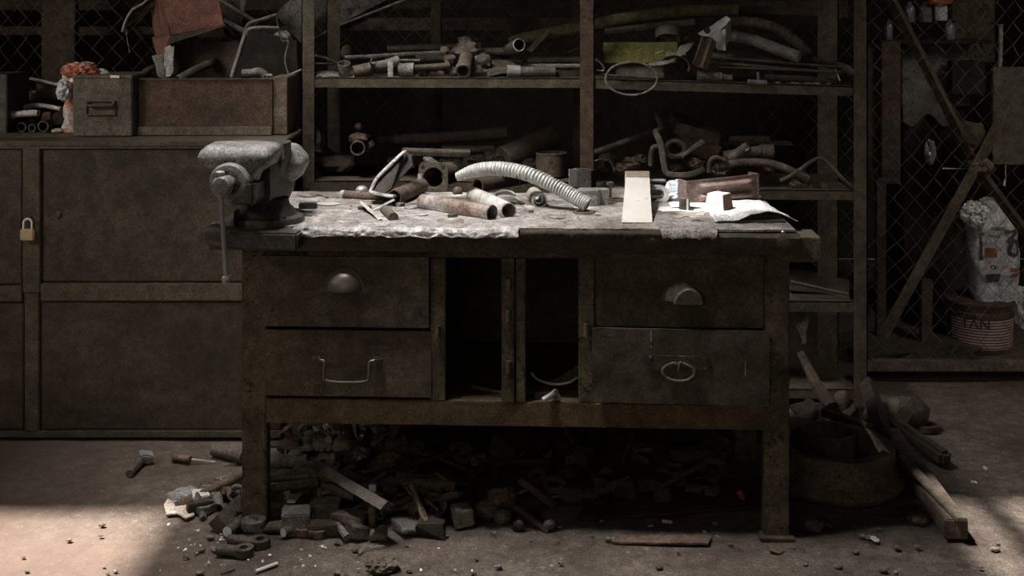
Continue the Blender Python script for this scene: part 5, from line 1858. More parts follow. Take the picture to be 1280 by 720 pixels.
thing1('earth_mound', mb, mat('mound', (.04, .03, .02), (.075, .055, .04), None, .95, 0, 8, .5), 'low mound of brown earth behind the fence left of the drum', 'mound')

# drum with striped wrap
DX, DY = W(1224, 0, 5.2).x, 5.2
dz0, dz1 = .0, W(0, 372, 5.2).z
zb_ = W(0, 447, 5.05).z
dr = empty('paint_drum', Vector((DX, DY, 0)), 'rusty rimmed round drum with red and white striped wrap under the printed sack', 'drum')
DR = .140
mb = MB()
hD = dz1
mb.lathe([(0, 0), (DR * .9, 0), (DR * .93, .01), (DR * .98, hD * .7), (DR, hD * .72), (DR, hD * .8), (DR * .97, hD * .82), (DR * 1.02, hD * .93), (DR * 1.05, hD * .97), (DR * 1.02, hD), (DR * .9, hD * .99), (0, hD * .99)], 40, (DX, DY, 0))
mb.build('drum_shell', rust, dr)


def stripe_mat():
    m = mat('striped_wrap', (.5, .45, .42), (.62, .57, .54), (.2, .12, .09), .7, 0, 10, .1, .6, 40)
    nt = m.node_tree
    N, L = nt.nodes, nt.links
    bs = N['Principled BSDF']
    src = bs.inputs['Base Color'].links[0].from_socket
    tc = [n for n in N if n.type == 'TEX_COORD'][0]
    wv = N.new('ShaderNodeTexWave')
    wv.bands_direction = 'Z'
    wv.inputs['Scale'].default_value = 26
    wv.inputs['Distortion'].default_value = .3
    L.new(tc.outputs['Object'], wv.inputs['Vector'])
    r = N.new('ShaderNodeValToRGB')
    r.color_ramp.elements[0].position = .45
    r.color_ramp.elements[1].position = .55
    L.new(wv.outputs['Fac'], r.inputs['Fac'])
    mx = N.new('ShaderNodeMix')
    mx.data_type = 'RGBA'
    L.new(r.outputs['Color'], mx.inputs[0])
    L.new(src, mx.inputs[6])
    mx.inputs[7].default_value = (.18, .045, .035, 1)
    L.new(mx.outputs[2], bs.inputs['Base Color'])
    return m


mb = MB()
mb.lathe([(DR * .95 + .0015, .02), (DR * .98 + .0015, hD * .69)], 40, (DX, DY, 0), a0=PI + .25, a1=2 * PI - .1)
mb.build('striped_wrap', stripe_mat(), dr)


def text_on(txt, size, fn, m, par, name='lettering', rot=0, bold=.02):
    """flat lettering whose outline is laid on a surface by fn(x, z)"""
    cu = bpy.data.curves.new(name, 'FONT')
    cu.body = txt
    cu.size = size
    cu.align_x = 'CENTER'
    cu.align_y = 'CENTER'
    cu.offset = size * bold
    to = bpy.data.objects.new(name, cu)
    C.objects.link(to)
    bpy.context.view_layer.update()
    dg = bpy.context.evaluated_depsgraph_get()
    me = to.evaluated_get(dg).to_mesh()
    mb = MB()
    ca, sa = math.cos(rot), math.sin(rot)
    vs = [mb._v((v.co.x, v.co.y, 0)) for v in me.vertices]
    for p in me.polygons:
        try:
            mb.bm.faces.new([vs[i] for i in p.vertices])
        except ValueError:
            pass
    to.evaluated_get(dg).to_mesh_clear()
    bpy.data.objects.remove(to)
    bmesh.ops.subdivide_edges(mb.bm, edges=[e for e in mb.bm.edges if e.calc_length() > size * .2], cuts=2)
    bmesh.ops.triangulate(mb.bm, faces=list(mb.bm.faces))
    for v in mb.bm.verts:
        x, y = v.co.x, v.co.y
        v.co = Vector(fn(x * ca - y * sa, x * sa + y * ca))
    return mb.build(name, m, par)


def ondrum(x, z, a0=-2.05, zz=None):
    a = a0 + x / DR
    r_ = DR * .985 + .003
    return (DX + r_ * math.cos(a), DY + r_ * math.sin(a), hD * .60 + z)


text_on('TAN', .06, ondrum, ink, dr)
# printed sack
SX = W(1243, 0, 5.2).x
sz0, sz1 = dz1, W(0, 252, 5.2).z
sk = empty('printed_sack', Vector((SX, 5.2, sz0)), 'crumpled white plastic sack with dark print standing on the round drum', 'sack')
hS = sz1 - sz0


def sack(a, t):
    """angle, height fraction -> point"""
    hw = .098 * (1.0 + .12 * math.sin(t * PI)) * (1 - .55 * max(0, t - .72) / .28)
    hd = .075 * (1 - .5 * max(0, t - .72) / .28)
    cx_ = SX - .0 + (.0 - .015 * t)
    e = 2.6
    ca, sa = math.cos(a), math.sin(a)
    p = Vector((cx_ + hw * math.copysign(abs(ca) ** (2 / e), ca), 5.2 + hd * math.copysign(abs(sa) ** (2 / e), sa), sz0 + hS * t))
    amp = .006 + .022 * max(0, t - .55)
    return p + noise.noise_vector(p * 16) * amp * 1.4 + noise.noise_vector(p * 45) * amp * .5


mb = MB()
NA, NT = 90, 70
rows = [[mb._v(sack(2 * PI * i / NA, j / NT)) for i in range(NA)] for j in range(NT + 1)]
for A, B in zip(rows, rows[1:]):
    for i in range(NA):
        mb.bm.faces.new([A[i], A[(i + 1) % NA], B[(i + 1) % NA], B[i]])
mb.bm.faces.new(rows[0])
mb.bm.faces.new(rows[-1])
mb.build('sack_body', mat('sack_film', (.42, .42, .44), (.62, .62, .64), (.2, .19, .19), .4, 0, 9, .6, .64, 20), sk, ang=50)
mb = MB()
mb.blob(W(1219, 268, 5.12), (.05, .03, .04), .45, 3, 4, 211, ridge=True, rot=(0, .5, 0))
mb.build('gathered_neck', white_pl, sk, ang=35)


def onsack(a0, t0):
    def fn(x, z):
        a = a0 + x / .095
        p = sack(a, t0 + z / hS)
        d = Vector((math.cos(a), math.sin(a), 0))
        return p + d * .0035
    return fn


text_on('CN', .078, onsack(-1.02, .60), ink, sk, rot=PI / 2, bold=.055)


def patch(a0, t0, w_, h_, m, name='printed_patch'):
    fn = onsack(a0, t0)
    mb = MB()
    mb.grid(8, 8, lambda u, v: fn((u - .5) * w_, (v - .5) * h_))
    return mb.build(name, m, sk)


patch(-1.85, .50, .04, .036, redink)
patch(-1.8, .24, .04, .036, ink)
patch(-2.2, .55, .012, .10, ink)
for a_, t_, w_ in ((-1.7, .68, .03), (-1.6, .75, .05), (-1.05, .33, .05), (-1.0, .28, .04), (-2.15, .70, .03)):
    patch(a_, t_, w_, .012, dim_panel if t_ > .5 else redink, 'printed_mark')
text_on('o', .04, onsack(-1.78, .37), ink, sk)
mb = MB()
mb.blob(W(1277, 385, 5.15), (.025, .03, .07), .35, 3, 3, 213, ridge=True)
thing1('white_bag', mb, white_pl, 'small crumpled white bag at the right picture edge beside the drum', 'bag', ang=35)
pipe('small_pendant', 'small pale hook hanging right of the brace crossing', 'hook', [W(1257, 206, 5.05), W(1257, 222, 5.05), W(1255, 232, 5.05)], [.002, .002, .007], white_pl, 0, 8)
# ------------------------------------------------------------------ floor scrap
def F(px, py, z=0.0):
    return Z(px, py, z)


def eyelet(name, label, cat, px, py, L, rz, m, r=.026, z=0.0, tilt=0.0, group=None):
    """forged rod end: shank with a flat pierced eye"""
    c = F(px, py)
    M = Matrix.Translation((c.x, c.y, z + .002)) @ Matrix.Rotation(rz, 4, 'Z') @ Matrix.Rotation(tilt, 4, 'Y')
    mb = MB(M)
    n = 26
    v, f = [], []
    for zz in (0, .020):
        for k in range(n):
            a = 2 * PI * k / n
            v.append((r * math.cos(a), r * math.sin(a), zz))
        for k in range(n):
            a = 2 * PI * k / n
            v.append((r * .45 * math.cos(a), r * .45 * math.sin(a), zz))
    for k in range(n):
        k2 = (k + 1) % n
        f += [(k, k2, n + k2, n + k), (2 * n + k, 3 * n + k, 3 * n + k2, 2 * n + k2), (k, 2 * n + k, 2 * n + k2, k2), (n + k, n + k2, 3 * n + k2, 3 * n + k)]
    mb.mesh(v, f)
    mb.loft([(-L, 0, .013, .012, .011, 3), (-L * .6, 0, .012, .014, .012, 3), (-r * .8, 0, .010, .019, .009, 4), (-r * .5, 0, .010, .017, .008, 4)], 16, axis='x')
    return thing1(name, mb, m, label, cat, group)


def floorblock(label, px, py, s, m, rz=0, z=0.0, rx=0, ry=0, name='steel_block', cat='block', jit=.001, bev=.003, group=None, taper=None):
    c = F(px, py)
    return block(name, label, cat, Vector((c.x, c.y, z + .001)), s, m, (rx, ry, rz), bev, jit, group, taper)


# tools left of the pile
sp = empty('chisel', F(172, 585), 'short thick tool with bright wedge head lying alone on the floor left of the pile', 'tool')
mb = MB()
a, b_ = F(162, 592, .013), F(178, 573, .016)
mb.tube([a, a.lerp(b_, .5), b_], [.012, .013, .016], 14)
mb.build('grip', tin_m, sp)
mb = MB()
mb.box(F(182, 571, .022), (.045, .035, .03), rot=(.3, .3, .6), bev=.004)
mb.build('head', steel, sp)
sd = empty('screwdriver', F(240, 575), 'old screwdriver with dark handle and pale thin shaft in front of the cabinet', 'screwdriver')
mb = MB()
mb.tube([F(216, 572, .013), F(225, 572, .014), F(238, 574, .012)], [.013, .016, .011], 12, smooth=3)
mb.build('handle', scrap_c, sd)
mb = MB()
mb.tube([F(240, 574, .01), F(270, 578, .006)], .003, 8)
mb.build('shaft', greypipe, sd)
pipe('round_bar', 'thick dusty bar end poking out left of the front leg of the bench', 'bar', [F(266, 562, .02), F(280, 564, .02), F(305, 572, .02)], .020, scrap_a, 0, 14, smooth=4)
pipe('thin_wire', 'thin wire lying on the floor in front of the bar end', 'wire', [F(280, 583, .004), F(292, 580, .004), F(303, 576, .004)], .002, rust_dk, 0, 5, smooth=3)
# pale card
mb = MB()
poly = [(205, 634), (214, 618), (240, 614), (246, 626), (262, 630), (240, 636), (243, 647), (232, 651), (222, 645), (208, 646)]
P3 = [F(x, y) for x, y in poly]
c0 = sum(P3, Vector()) / len(P3)
mb.prism([((p - c0).x, (p - c0).y) for p in P3], .004, c=(c0.x, c0.y, .004))
thing1('torn_card', mb, sand, 'pale torn card lying at the left tip of the scrap pile', 'card')
mb = MB()
mb.blob(F(232, 618, .008), (.05, .045, .012), .35, 2.5, 3, 231)
thing1('crumpled_paper', mb, dust_sheet, 'crumpled pale paper behind the torn card', 'paper')
eyelet('rod_end', 'forged rod end with eye lying foremost below the bench leg', 'rod end', 305, 694, .075, .0, scrap_a, .026)
eyelet('rod_end', 'forged rod end lying second from the front below the bench leg', 'rod end', 325, 683, .09, -.12, scrap_a, .028, .0)
eyelet('rod_end', 'rod end with large dark eye leaning on the foot of the left bench leg', 'rod end', 317, 668, .01, 1.2, scrap_b, .034, .02, .0)
eyelet('rod_end', 'pale rod end left of the bench leg with bright cut face', 'rod end', 290, 655, .06, .9, scrap_b, .027)
eyelet('rod_end', 'rod end with two eyes lying beside the torn card', 'rod end', 255, 640, .04, .1, scrap_b, .026)
eyelet('rod_end', 'second eye of scrap lying beside the long bar near the card', 'rod end', 264, 637, .03, .5, scrap_a, .022)
eyelet('rod_end', 'flat pierced lug lying in front of the heavy cube', 'rod end', 381, 668, .06, .05, scrap_c, .028)
eyelet('rod_end', 'small rod end in a pair right of the pierced lug', 'rod end', 398, 671, .03, .4, scrap_a, .024)
for k, (px, py, rz, lab) in enumerate(((341, 672, 0.5, 'curved half link right of the foot of the left bench leg'), (352, 667, -.2, 'short curved link under the heavy cube'))):
    mb = MB()
    c = F(px, py)
    mb.tube([Vector((c.x + .04 * math.cos(a), c.y + .03 * math.sin(a), .014)) for a in [rz + PI * i / 10 for i in range(11)]], .012, 10)
    thing1('curved_link', mb, scrap_a, lab, 'link')
# cut faces whitened to paint the light they catch: bars seen end on
for k, (px, py, dx, dy, r_, lab) in enumerate(((284, 665, .03, .09, .015, 'short bar with bright oval cut face left of the bench leg'),
                                               (276, 603, .07, .03, .015, 'bar with bright oval cut face behind the left part of pile'),
                                               (354, 666, .05, .06, .013, 'short bar with bright oval cut face right of the bench leg'),
                                               (265, 621, .02, .05, .013, 'small bar with pale cut face in the middle left of the pile'),
                                               (252, 612, .06, .01, .013, 'dark rod stub at the rear left of the pile'))):
    a = F(px, py, .018 if k != 1 else .03)
    b_ = a + Vector((dx, dy, 0))
    bo = pipe('cut_bar', lab, 'bar', [a, b_], r_, scrap_a, 0, 16)
    if k < 4:
        mb = MB()
        d = (a - b_).normalized()
        mb.lathe([(0, 0), (r_ * .93, 0), (r_ * .9, .0012), (0, .0014)], 16, a, d)
        mb.build('cut_face', bright if k != 3 else steel_lt, bo)
# long square bar
mb = MB()
a, b_ = F(272, 656, .022), F(310, 618, .03)
mb.tube([a, b_], .028, 4)
thing1('square_bar', mb, scrap_a, 'square bar pointing back right beside the left bench leg', 'bar')
floorblock('dark folded channel between the card and the square bar', 249, 640, (.07, .03, .03), rust_dk, .5)
floorblock('pale bright faced block near the torn card', 251, 628, (.05, .035, .025), steel_lt, .3, z=.01, rx=.4)
floorblock('dim rounded lug behind the two eyes', 267, 622, (.07, .04, .03), scrap_b, .1, z=.01)
mb = MB()
c = F(296, 617, .03)
mb.tube([c + Vector((.024 * math.cos(a), .01 * math.sin(a), .02 * math.sin(a))) for a in [2 * PI * i / 20 for i in range(21)]], .005, 8)
thing1('small_ring', mb, scrap_b, 'thin ring standing beside the left bench leg on the pile', 'ring')
mb = MB()
mb.blob(F(262, 610, .02), (.04, .04, .028), .3, 2, 3, 241)
thing1('reddish_lump', mb, rust, 'rounded rusty lump at the rear left of the pile', 'lump')
mb = MB()
mb.blob(F(288, 606, .018), (.06, .04, .024), .3, 2, 3, 242)
thing1('dark_lump', mb, rust_dk, 'dark lump behind the bright oval bar in the rear left', 'lump')
# right of the leg
floorblock('shiny pale block immediately right of the left bench leg', 350, 634, (.065, .06, .03), steel_lt, .05, z=.03, bev=.004)
hc = floorblock('heavy cube with bright top corner and rusty left edge', 370, 664, (.078, .075, .062), scrap_b, .12, z=.0, bev=.004, jit=.003)
mb = MB()
q = F(357, 655)
mb.box((q.x - .0045, q.y - .014, .031), (.003, .012, .055), rot=(0, 0, .12))
mb.build('rusty_edge', carton, hc)
mb = MB()
mb.prism([(-.02, -.03), (.0, -.035), (.022, .03), (-.018, .032)], .001, c=(q.x + .022, q.y + .02, .0655), rot=(0, 0, .12))
mb.build('bright_patch', steel_lt, hc)  # lighter patch on the top face
floorblock('square box section block standing behind the heavy cube', 405, 622, (.09, .07, .062), scrap_c, -.05, z=.02)
floorblock('rounded block left of the box section in the pile', 382, 612, (.07, .06, .05), scrap_a, .3, z=.03, bev=.012)
floorblock('rounded block directly behind the box section', 409, 606, (.085, .06, .055), scrap_a, -.1, z=.035, bev=.014)
floorblock('tilted block under the lower end of the long plank', 437, 630, (.075, .05, .07), scrap_c, .6, z=.02, ry=.5)
wbk = floorblock('flat block carrying a white faced cube right of heavy cube', 407, 650, (.085, .07, .055), scrap_a, .0, z=.0)
cb = floorblock('small block with bright white square face', 418, 652, (.032, .03, .034), steel, .0, z=.02, bev=.002)
mb = MB()
fb_ = F(418, 652)
mb.box((fb_.x, fb_.y - .0165, .038), (.029, .002, .029))
mb.build('lit_face', bright, cb)  # white plate paints the lit front of the cube
cb = floorblock('tiny cube with bright face at the lower end of the long plank', 466, 640, (.022, .02, .022), steel, .0, z=.062, bev=.002)
fb_ = F(466, 640)
mb = MB()
mb.box((fb_.x, fb_.y - .0112, .0735), (.019, .002, .019))
mb.build('lit_face', bright, cb)  # same painted light on the tiny cube
floorblock('broad dark chunk right of the white faced cube', 440, 660, (.09, .07, .045), scrap_a, -.3, jit=.008)
floorblock('broken stone like chunk right front of the pile', 449, 672, (.06, .055, .035), scrap_a, .5, jit=.009, ry=.15)
floorblock('dark chunk below the flat block', 405, 668, (.09, .05, .03), rust_dk, .1, jit=.006)
pipe('bolt_shank', 'short bolt leaning forward right of the rod end pair', 'bolt', [F(422, 655, .03), F(434, 672, .014)], [.008, .011], scrap_b, 0, 10)
bm_ = empty('hammer_head', F(470, 665), 'small upright T shaped iron piece at the right of the pile', 'iron')
mb = MB()
mb.tube([F(466, 665, .0) + Vector((0, 0, .01)), F(466, 665, .0) + Vector((-.002, 0, .075))], .011, 12)
mb.build('stem', scrap_a, bm_)
mb = MB()
mb.tube([F(463, 668, .015), F(484, 668, .015)], .017, 14)
mb.build('bar', scrap_a, bm_)
# planks and pipes across the pile
mb = MB()
a, b_ = F(396, 582, .13), F(484, 634, .105)
mb.tube([a, b_], .024, 4, flat=.7)
pk_ = thing1('long_plank', mb, scrap_a, 'long plank slanting down right across the scrap pile', 'plank')
pipe('thick_pipe', 'thick pipe lying level right of the left bench leg', 'pipe', [F(338, 577, .05), F(384, 577, .05)], .022, scrap_b, .003, 18)
pipe('thick_pipe', 'darker thick pipe continuing behind the upper end of the plank', 'pipe', [F(385, 578, .045), F(450, 580, .045)], .018, rust_dk, .003, 16)
pipe('wooden_stick', 'long flat stick lying high at the rear left under the bench', 'stick', [F(334, 556, .07), F(400, 553, .08), F(452, 550, .08)], [.010, .017, .010], scrap_a, 0, 8)
mb = MB()
mb.blob(F(388, 546, .1), (.025, .025, .02), .3, 2, 3, 251)
thing1('round_stub', mb, scrap_a, 'round knob lying on the long flat stick', 'knob')
mb = MB()
c = F(388, 540, .11)
mb.tube([c + Vector((.035 * math.cos(a), 0, .028 * math.sin(a))) for a in [2 * PI * i / 20 for i in range(17)]], .008, 8)
thing1('curled_hook', mb, scrap_a, 'dim curled hook standing behind the round knob', 'hook')
mb = MB()
c = F(363, 561, .05)
mb.tube([c + Vector((.009 * math.cos(a), -.04, .016 * math.sin(a))) for a in [2 * PI * i / 20 for i in range(21)]], .002, 6)
thing1('wire_ring', mb, greypipe, 'tiny thin wire ring beside the long flat stick', 'ring')
pipe('bent_hose', 'dark bent hose curving under the bench behind the pile', 'hose', [F(434, 533, .16), F(440, 552, .1), F(450, 563, .06), F(480, 562, .06), F(500, 545, .1), F(508, 533, .15)], .015, rust_dk, 0, 12, smooth=6)
pipe('slanted_handle', 'reddish slanted handle behind the bent hose', 'handle', [F(487, 551, .09), F(499, 530, .16)], [.014, .009], scrap_c, 0, 10)  # loose tool handle in the pile
pipe('flat_strip', 'dim flat strip slanting up between hose arms', 'strip', [F(464, 560, .06), F(480, 546, .09)], .009, scrap_a, 0, 4)
pipe('thin_stick', 'thin wire slanting up beside the left leg under the bench', 'wire', [F(340, 548, .08), F(366, 532, .12)], .003, scrap_a, 0, 6)
pipe('long_rod', 'long dark rod slanting up right through the pile', 'rod', [F(440, 600, .06), F(520, 579, .09), F(560, 566, .1)], .009, rust_dk, 0, 8)
pipe('thick_pipe', 'thick dim tube lying level right of the plank end', 'pipe', [F(480, 602, .05), F(570, 608, .05)], .020, scrap_a, .003, 16)
pipe('long_rod', 'long rod lying in front of the thick dim tube', 'rod', [F(485, 638, .03), F(530, 628, .04), F(572, 618, .05)], [.009, .011, .012], scrap_a, 0, 10)
pipe('long_rod', 'thin dark rod lying above another right of the plank', 'rod', [F(478, 636, .045), F(530, 616, .06)], .007, scrap_c, 0, 8)
pipe('thin_stick', 'short pale twig slanting across the rods', 'stick', [F(532, 624, .06), F(548, 638, .04)], .004, scrap_a, 0, 6)
floorblock('flat pentagon shaped plate foremost right in the dark pile', 512, 663, (.085, .08, .02), scrap_b, .6, ry=.1, jit=.01)
floorblock('pale sided block beside the pentagon plate', 578, 655, (.055, .06, .05), scrap_b, .3, jit=.004)
floorblock('dark lump behind the pentagon plate', 540, 668, (.075, .05, .03), rust_dk, -.2, jit=.01)
mb = MB()
mb.lathe([(0, .0), (.03, .002), (.055, .012), (.058, .016), (.03, .006), (0, .004)], 24, F(534, 638, .02), (0, -.3, 1))
thing1('small_dish', mb, scrap_c, 'small shallow dish under the rods', 'dish')
for (px, py, w_, l_, th, rz, ry, z, m_, lab) in ((640, 590, .10, .14, .07, -.6, .3, .06, rust_dk, 'dark tilted crate like lump in the rear middle'),
                                                  (690, 615, .22, .05, .03, -.6, -.5, .02, rust_dk, 'dark plank sloping left down in the middle of the pile'),
                                                  (715, 624, .10, .09, .05, .2, .2, .0, rust_dk, 'dim broken block right of the dark sloping plank'),
                                                  (770, 618, .13, .09, .05, -.2, -.2, .0, rust_dk, 'ribbed dark block right of the middle'),
                                                  (810, 622, .14, .04, .04, -.7, -.3, .02, rust_dk, 'dark bar leaning at the right of the heap'),
                                                  (868, 585, .18, .06, .03, .1, .05, .03, rust, 'dim reddish flat bar far right under the bench'),
                                                  (845, 606, .06, .06, .045, .0, 0, .0, scrap_c, 'small drum shaped lump under the reddish bar')):
    floorblock(lab, px, py, (w_, l_, th), m_, rz, z=z, ry=ry, jit=.008, name='scrap_block')
for px, py, s, m_, lab in ((687, 655, .014, scrap_a, 'pale rounded bolt head at the front of the dark sloping plank'), (648, 656, .013, rust_dk, 'dim knuckle shaped scrap left of the bolt head'),
                           (612, 636, .028, scrap_a, 'dim long lump behind the pale sided block'), (628, 645, .02, scrap_a, 'small dim lump beside the knuckle scrap')):
    mb = MB()
    mb.blob(F(px, py, s * .8), (s * 1.3, s, s), .3, 2, 3, px)
    thing1('round_lump', mb, m_, lab, 'lump')

# the dark heap filling the space under the bench
KIND = 0


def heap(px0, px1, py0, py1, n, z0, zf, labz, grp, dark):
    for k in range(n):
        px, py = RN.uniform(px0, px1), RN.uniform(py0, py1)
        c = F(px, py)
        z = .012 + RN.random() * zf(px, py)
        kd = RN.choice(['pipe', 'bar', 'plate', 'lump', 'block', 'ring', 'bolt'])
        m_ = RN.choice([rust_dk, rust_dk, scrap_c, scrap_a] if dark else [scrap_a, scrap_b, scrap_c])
        s = RN.uniform(.7, 1.25)
        a = RN.uniform(0, PI)
        d = Vector((math.cos(a), math.sin(a) * .7, RN.uniform(-.15, .3))) * RN.uniform(.05, .11) * s
        p = Vector((c.x, c.y, z))
        if kd == 'pipe':
            pipe('pipe_offcut', 'dusty pipe offcut ' + labz, 'pipe', [p - d, p + d], .013 * s, m_, .003, 14, group='pipe offcuts ' + grp)
        elif kd == 'bar':
            pipe('bar_offcut', 'dusty bar offcut ' + labz, 'bar', [p - d * 1.3, p + d * 1.3], .009 * s, m_, 0, RN.choice([4, 6, 10]), group='bar offcuts ' + grp)
        elif kd == 'plate':
            flat('plate_offcut', 'jagged plate offcut ' + labz, 'plate', p, shard(6, .055 * s, .045 * s, int(px * 7 + py)), .006, m_, (RN.uniform(-.5, .5), RN.uniform(-.5, .5), a), group='plate offcuts ' + grp)
        elif kd == 'lump':
            mb = MB()
            mb.blob(p, (.034 * s, .03 * s, .022 * s), .4, 2, 3, k + px)
            thing1('scrap_lump', mb, m_, 'shapeless lump of scrap ' + labz, 'lump', 'lumps ' + grp)
        elif kd == 'block':
            block('block_offcut', 'angular block offcut ' + labz, 'block', p - Vector((0, 0, .01)), (.06 * s, .045 * s, .035 * s), m_, (RN.uniform(-.3, .3), RN.uniform(-.3, .3), a), .003, .004, group='block offcuts ' + grp)
        elif kd == 'ring':
            mb = MB()
            r_ = .02 * s
            mb.lathe([(r_, 0), (r_ * 1.5, 0), (r_ * 1.5, .012), (r_, .012), (r_, 0)], 20, p, (RN.uniform(-.4, .4), -.3, 1))
            thing1('ring_offcut', mb, m_, 'thick ring ' + labz, 'ring', 'rings ' + grp)
        else:
            e = empty('bolt', p, 'old bolt ' + labz, 'bolt', 'bolts ' + grp)
            mb = MB()
            mb.tube([p, p + d * .9], .007, 8)
            mb.build('shank', m_, e)
            mb = MB()
            mb.lathe([(0, -.012), (.014, -.012), (.014, 0), (0, 0)], 6, p, d)
            mb.build('head', m_, e)


def hz(px, py):
    return max(.02, .11 * math.exp(-((px - 420) / 190) ** 2) * (1 - abs(py - 590) / 110))


heap(340, 500, 556, 650, 60, 0, hz, 'in the dusty left half of the heap under the workbench', 'in the left half of the heap', False)
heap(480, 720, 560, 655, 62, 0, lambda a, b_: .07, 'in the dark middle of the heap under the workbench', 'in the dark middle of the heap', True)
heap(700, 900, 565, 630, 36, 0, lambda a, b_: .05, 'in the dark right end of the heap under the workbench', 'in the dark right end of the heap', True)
heap(250, 300, 606, 650, 10, 0, lambda a, b_: .02, 'between torn card and left bench leg', 'left of the bench leg', False)

# sheet lying on the floor at the right under the bench
mb = MB()
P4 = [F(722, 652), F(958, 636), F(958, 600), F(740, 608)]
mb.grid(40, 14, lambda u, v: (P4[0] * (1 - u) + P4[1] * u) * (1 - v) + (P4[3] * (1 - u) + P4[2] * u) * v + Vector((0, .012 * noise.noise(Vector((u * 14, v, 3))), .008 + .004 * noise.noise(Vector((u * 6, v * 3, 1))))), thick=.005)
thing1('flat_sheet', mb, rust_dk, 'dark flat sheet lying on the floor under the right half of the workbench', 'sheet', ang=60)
mb = MB()
P4 = [F(765, 680), F(885, 682), F(890, 672), F(770, 671)]
mb.grid(20, 5, lambda u, v: (P4[0] * (1 - u) + P4[1] * u) * (1 - v) + (P4[3] * (1 - u) + P4[2] * u) * v + Vector((0, 0, .006 + .004 * noise.noise(Vector((u * 6, v * 3, 1))))), thick=.005)
thing1('flat_sheet', mb, scrap_c, 'narrow dark strip half buried in the floor in front of the flat sheet', 'sheet', ang=60)
pipe('cigarette_end', 'small tan stub lying in front of the dark floor sheet', 'stub', [F(828, 651, .005), F(840, 653, .005)], .005, sand, 0, 8)
flat('pink_scrap', 'tiny pink plastic scrap on the dark sheet near the right bench leg', 'scrap', F(926, 620, .02), shard(5, .014, .02, 5), .003, pink, (.6, 0, .3))
for k, (px, py, lab) in enumerate(((894, 655, 'glinting clear scrap near the right bench leg'), (880, 665, 'small pale flake left of the glinting clear scrap'), (897, 671, 'long pale flake nearest the right bench leg'),
                                   (813, 658, 'tiny bright flake below the tan stub'), (752, 652, 'tiny dull flake left of the tan stub'))):
    flat('pale_flake', lab, 'flake', F(px, py, .005), shard(5, .010, .006, 400 + k), .003, steel_lt, (.3, .2, k))
# rag at the bottom
mb = MB()
mb.blob(F(478, 706, .010), (.040, .030, .020), .45, 2.2, 4, 261)
thing1('crumpled_rag', mb, scrap_a, 'crumpled dusty rag at the bottom picture edge', 'rag', ang=40)
pipe('twisted_foil', 'twisted glinting strip on the floor in front of the pile', 'foil', [F(448, 692, .004), F(458, 683, .008), F(466, 684, .006), F(481, 682, .004)], [.004, .003, .005, .002], steel, 0, 5, smooth=3)
pipe('white_stick', 'small white stick lying on the floor foremost left', 'stick', [F(320, 714, .004), F(347, 704, .005)], .0045, paper, 0, 6)
pipe('thin_twig', 'thin dark twig lying left of the small white stick', 'twig', [F(276, 718, .004), F(294, 712, .004)], .003, rust_dk, 0, 5)
for k in range(70):
    if k < 52:
        px, py = RN.gauss(285, 38), RN.gauss(680, 18)
    else:
        px, py = RN.uniform(360, 700), RN.uniform(680, 716)
    if py > 719 or py < 640:
        continue
    flat('metal_chip', 'tiny bright metal chip on the floor in front of the pile', 'chip', F(px, py, .004), shard(5, RN.uniform(.003, .007), RN.uniform(.003, .005), 500 + k), .002, bright if k % 3 else steel_lt,
         (RN.uniform(-.6, .6), RN.uniform(-.6, .6), RN.uniform(0, 3)), group='bright chips on the floor')
for k in range(60):
    px, py = RN.uniform(20, 1260), RN.uniform(655, 718)
    if 1120 < px < 1215 and py < 670:
        continue
    mb = MB()
    s = RN.uniform(.004, .010)
    mb.blob(F(px, py, s * .5), (s * 1.3, s, s * .6), .3, 2, 2, k)
    thing1('pebble', mb, RN.choice([scrap_a, scrap_b, dirt]), 'small pebble or crumb scattered on the open floor', 'pebble', 'pebbles on the open floor')

cast_rust = mat('casting_rust', (.1, .076, .052), (.19, .15, .105), (.05, .036, .024), .8, .05, 7, .4, .6, 40)
block('dark_board', 'black board added for the darkness behind the heap under the workbench', 'board', Vector((.18, 4.06, 0)), (1.35, .03, .34), black_m)  # made-up board, added to keep the strip behind the heap black
# ------------------------------------------------------------------ right side: casting, beams, wheel
BC = Vector((W(1043, 0, 3.72).x, 3.72, 0))
rb = .182
bsn = empty('round_casting', BC, 'large round rusty drum casting with a flared foot right of the workbench', 'casting')
mb = MB()
topz = .128
mb.lathe([(rb * .86, .012), (rb * 1.08, .004), (rb * 1.15, .014), (rb * 1.17, .026), (rb * 1.12, .040), (rb * 1.03, .048), (rb * 1.0, .06), (rb * .99, topz - .008), (rb * .96, topz), (rb * .80, topz), (rb * .77, topz - .010), (rb * .76, .02), (rb * .86, .012)], 64, BC)
mb.wobble(.004, 7)
mb.build('outer_wall', cast_rust, bsn)
mb = MB()
mb.lathe([(rb * .76, .03), (rb * .2, .02), (0, .02), (0, .012), (rb * .8, .012)], 40, BC)
mb.build('floor_disc', rust_dk, bsn)
ic = BC + Vector((-.012, .045, 0))
mb = MB()
mb.lathe([(.080, .02), (.086, .02), (.087, topz + .018), (.083, topz + .022), (.077, topz + .018), (.076, .02), (.080, .02)], 48, ic)
thing1('inner_sleeve', mb, rust, 'dark round sleeve standing inside the large round casting', 'sleeve')
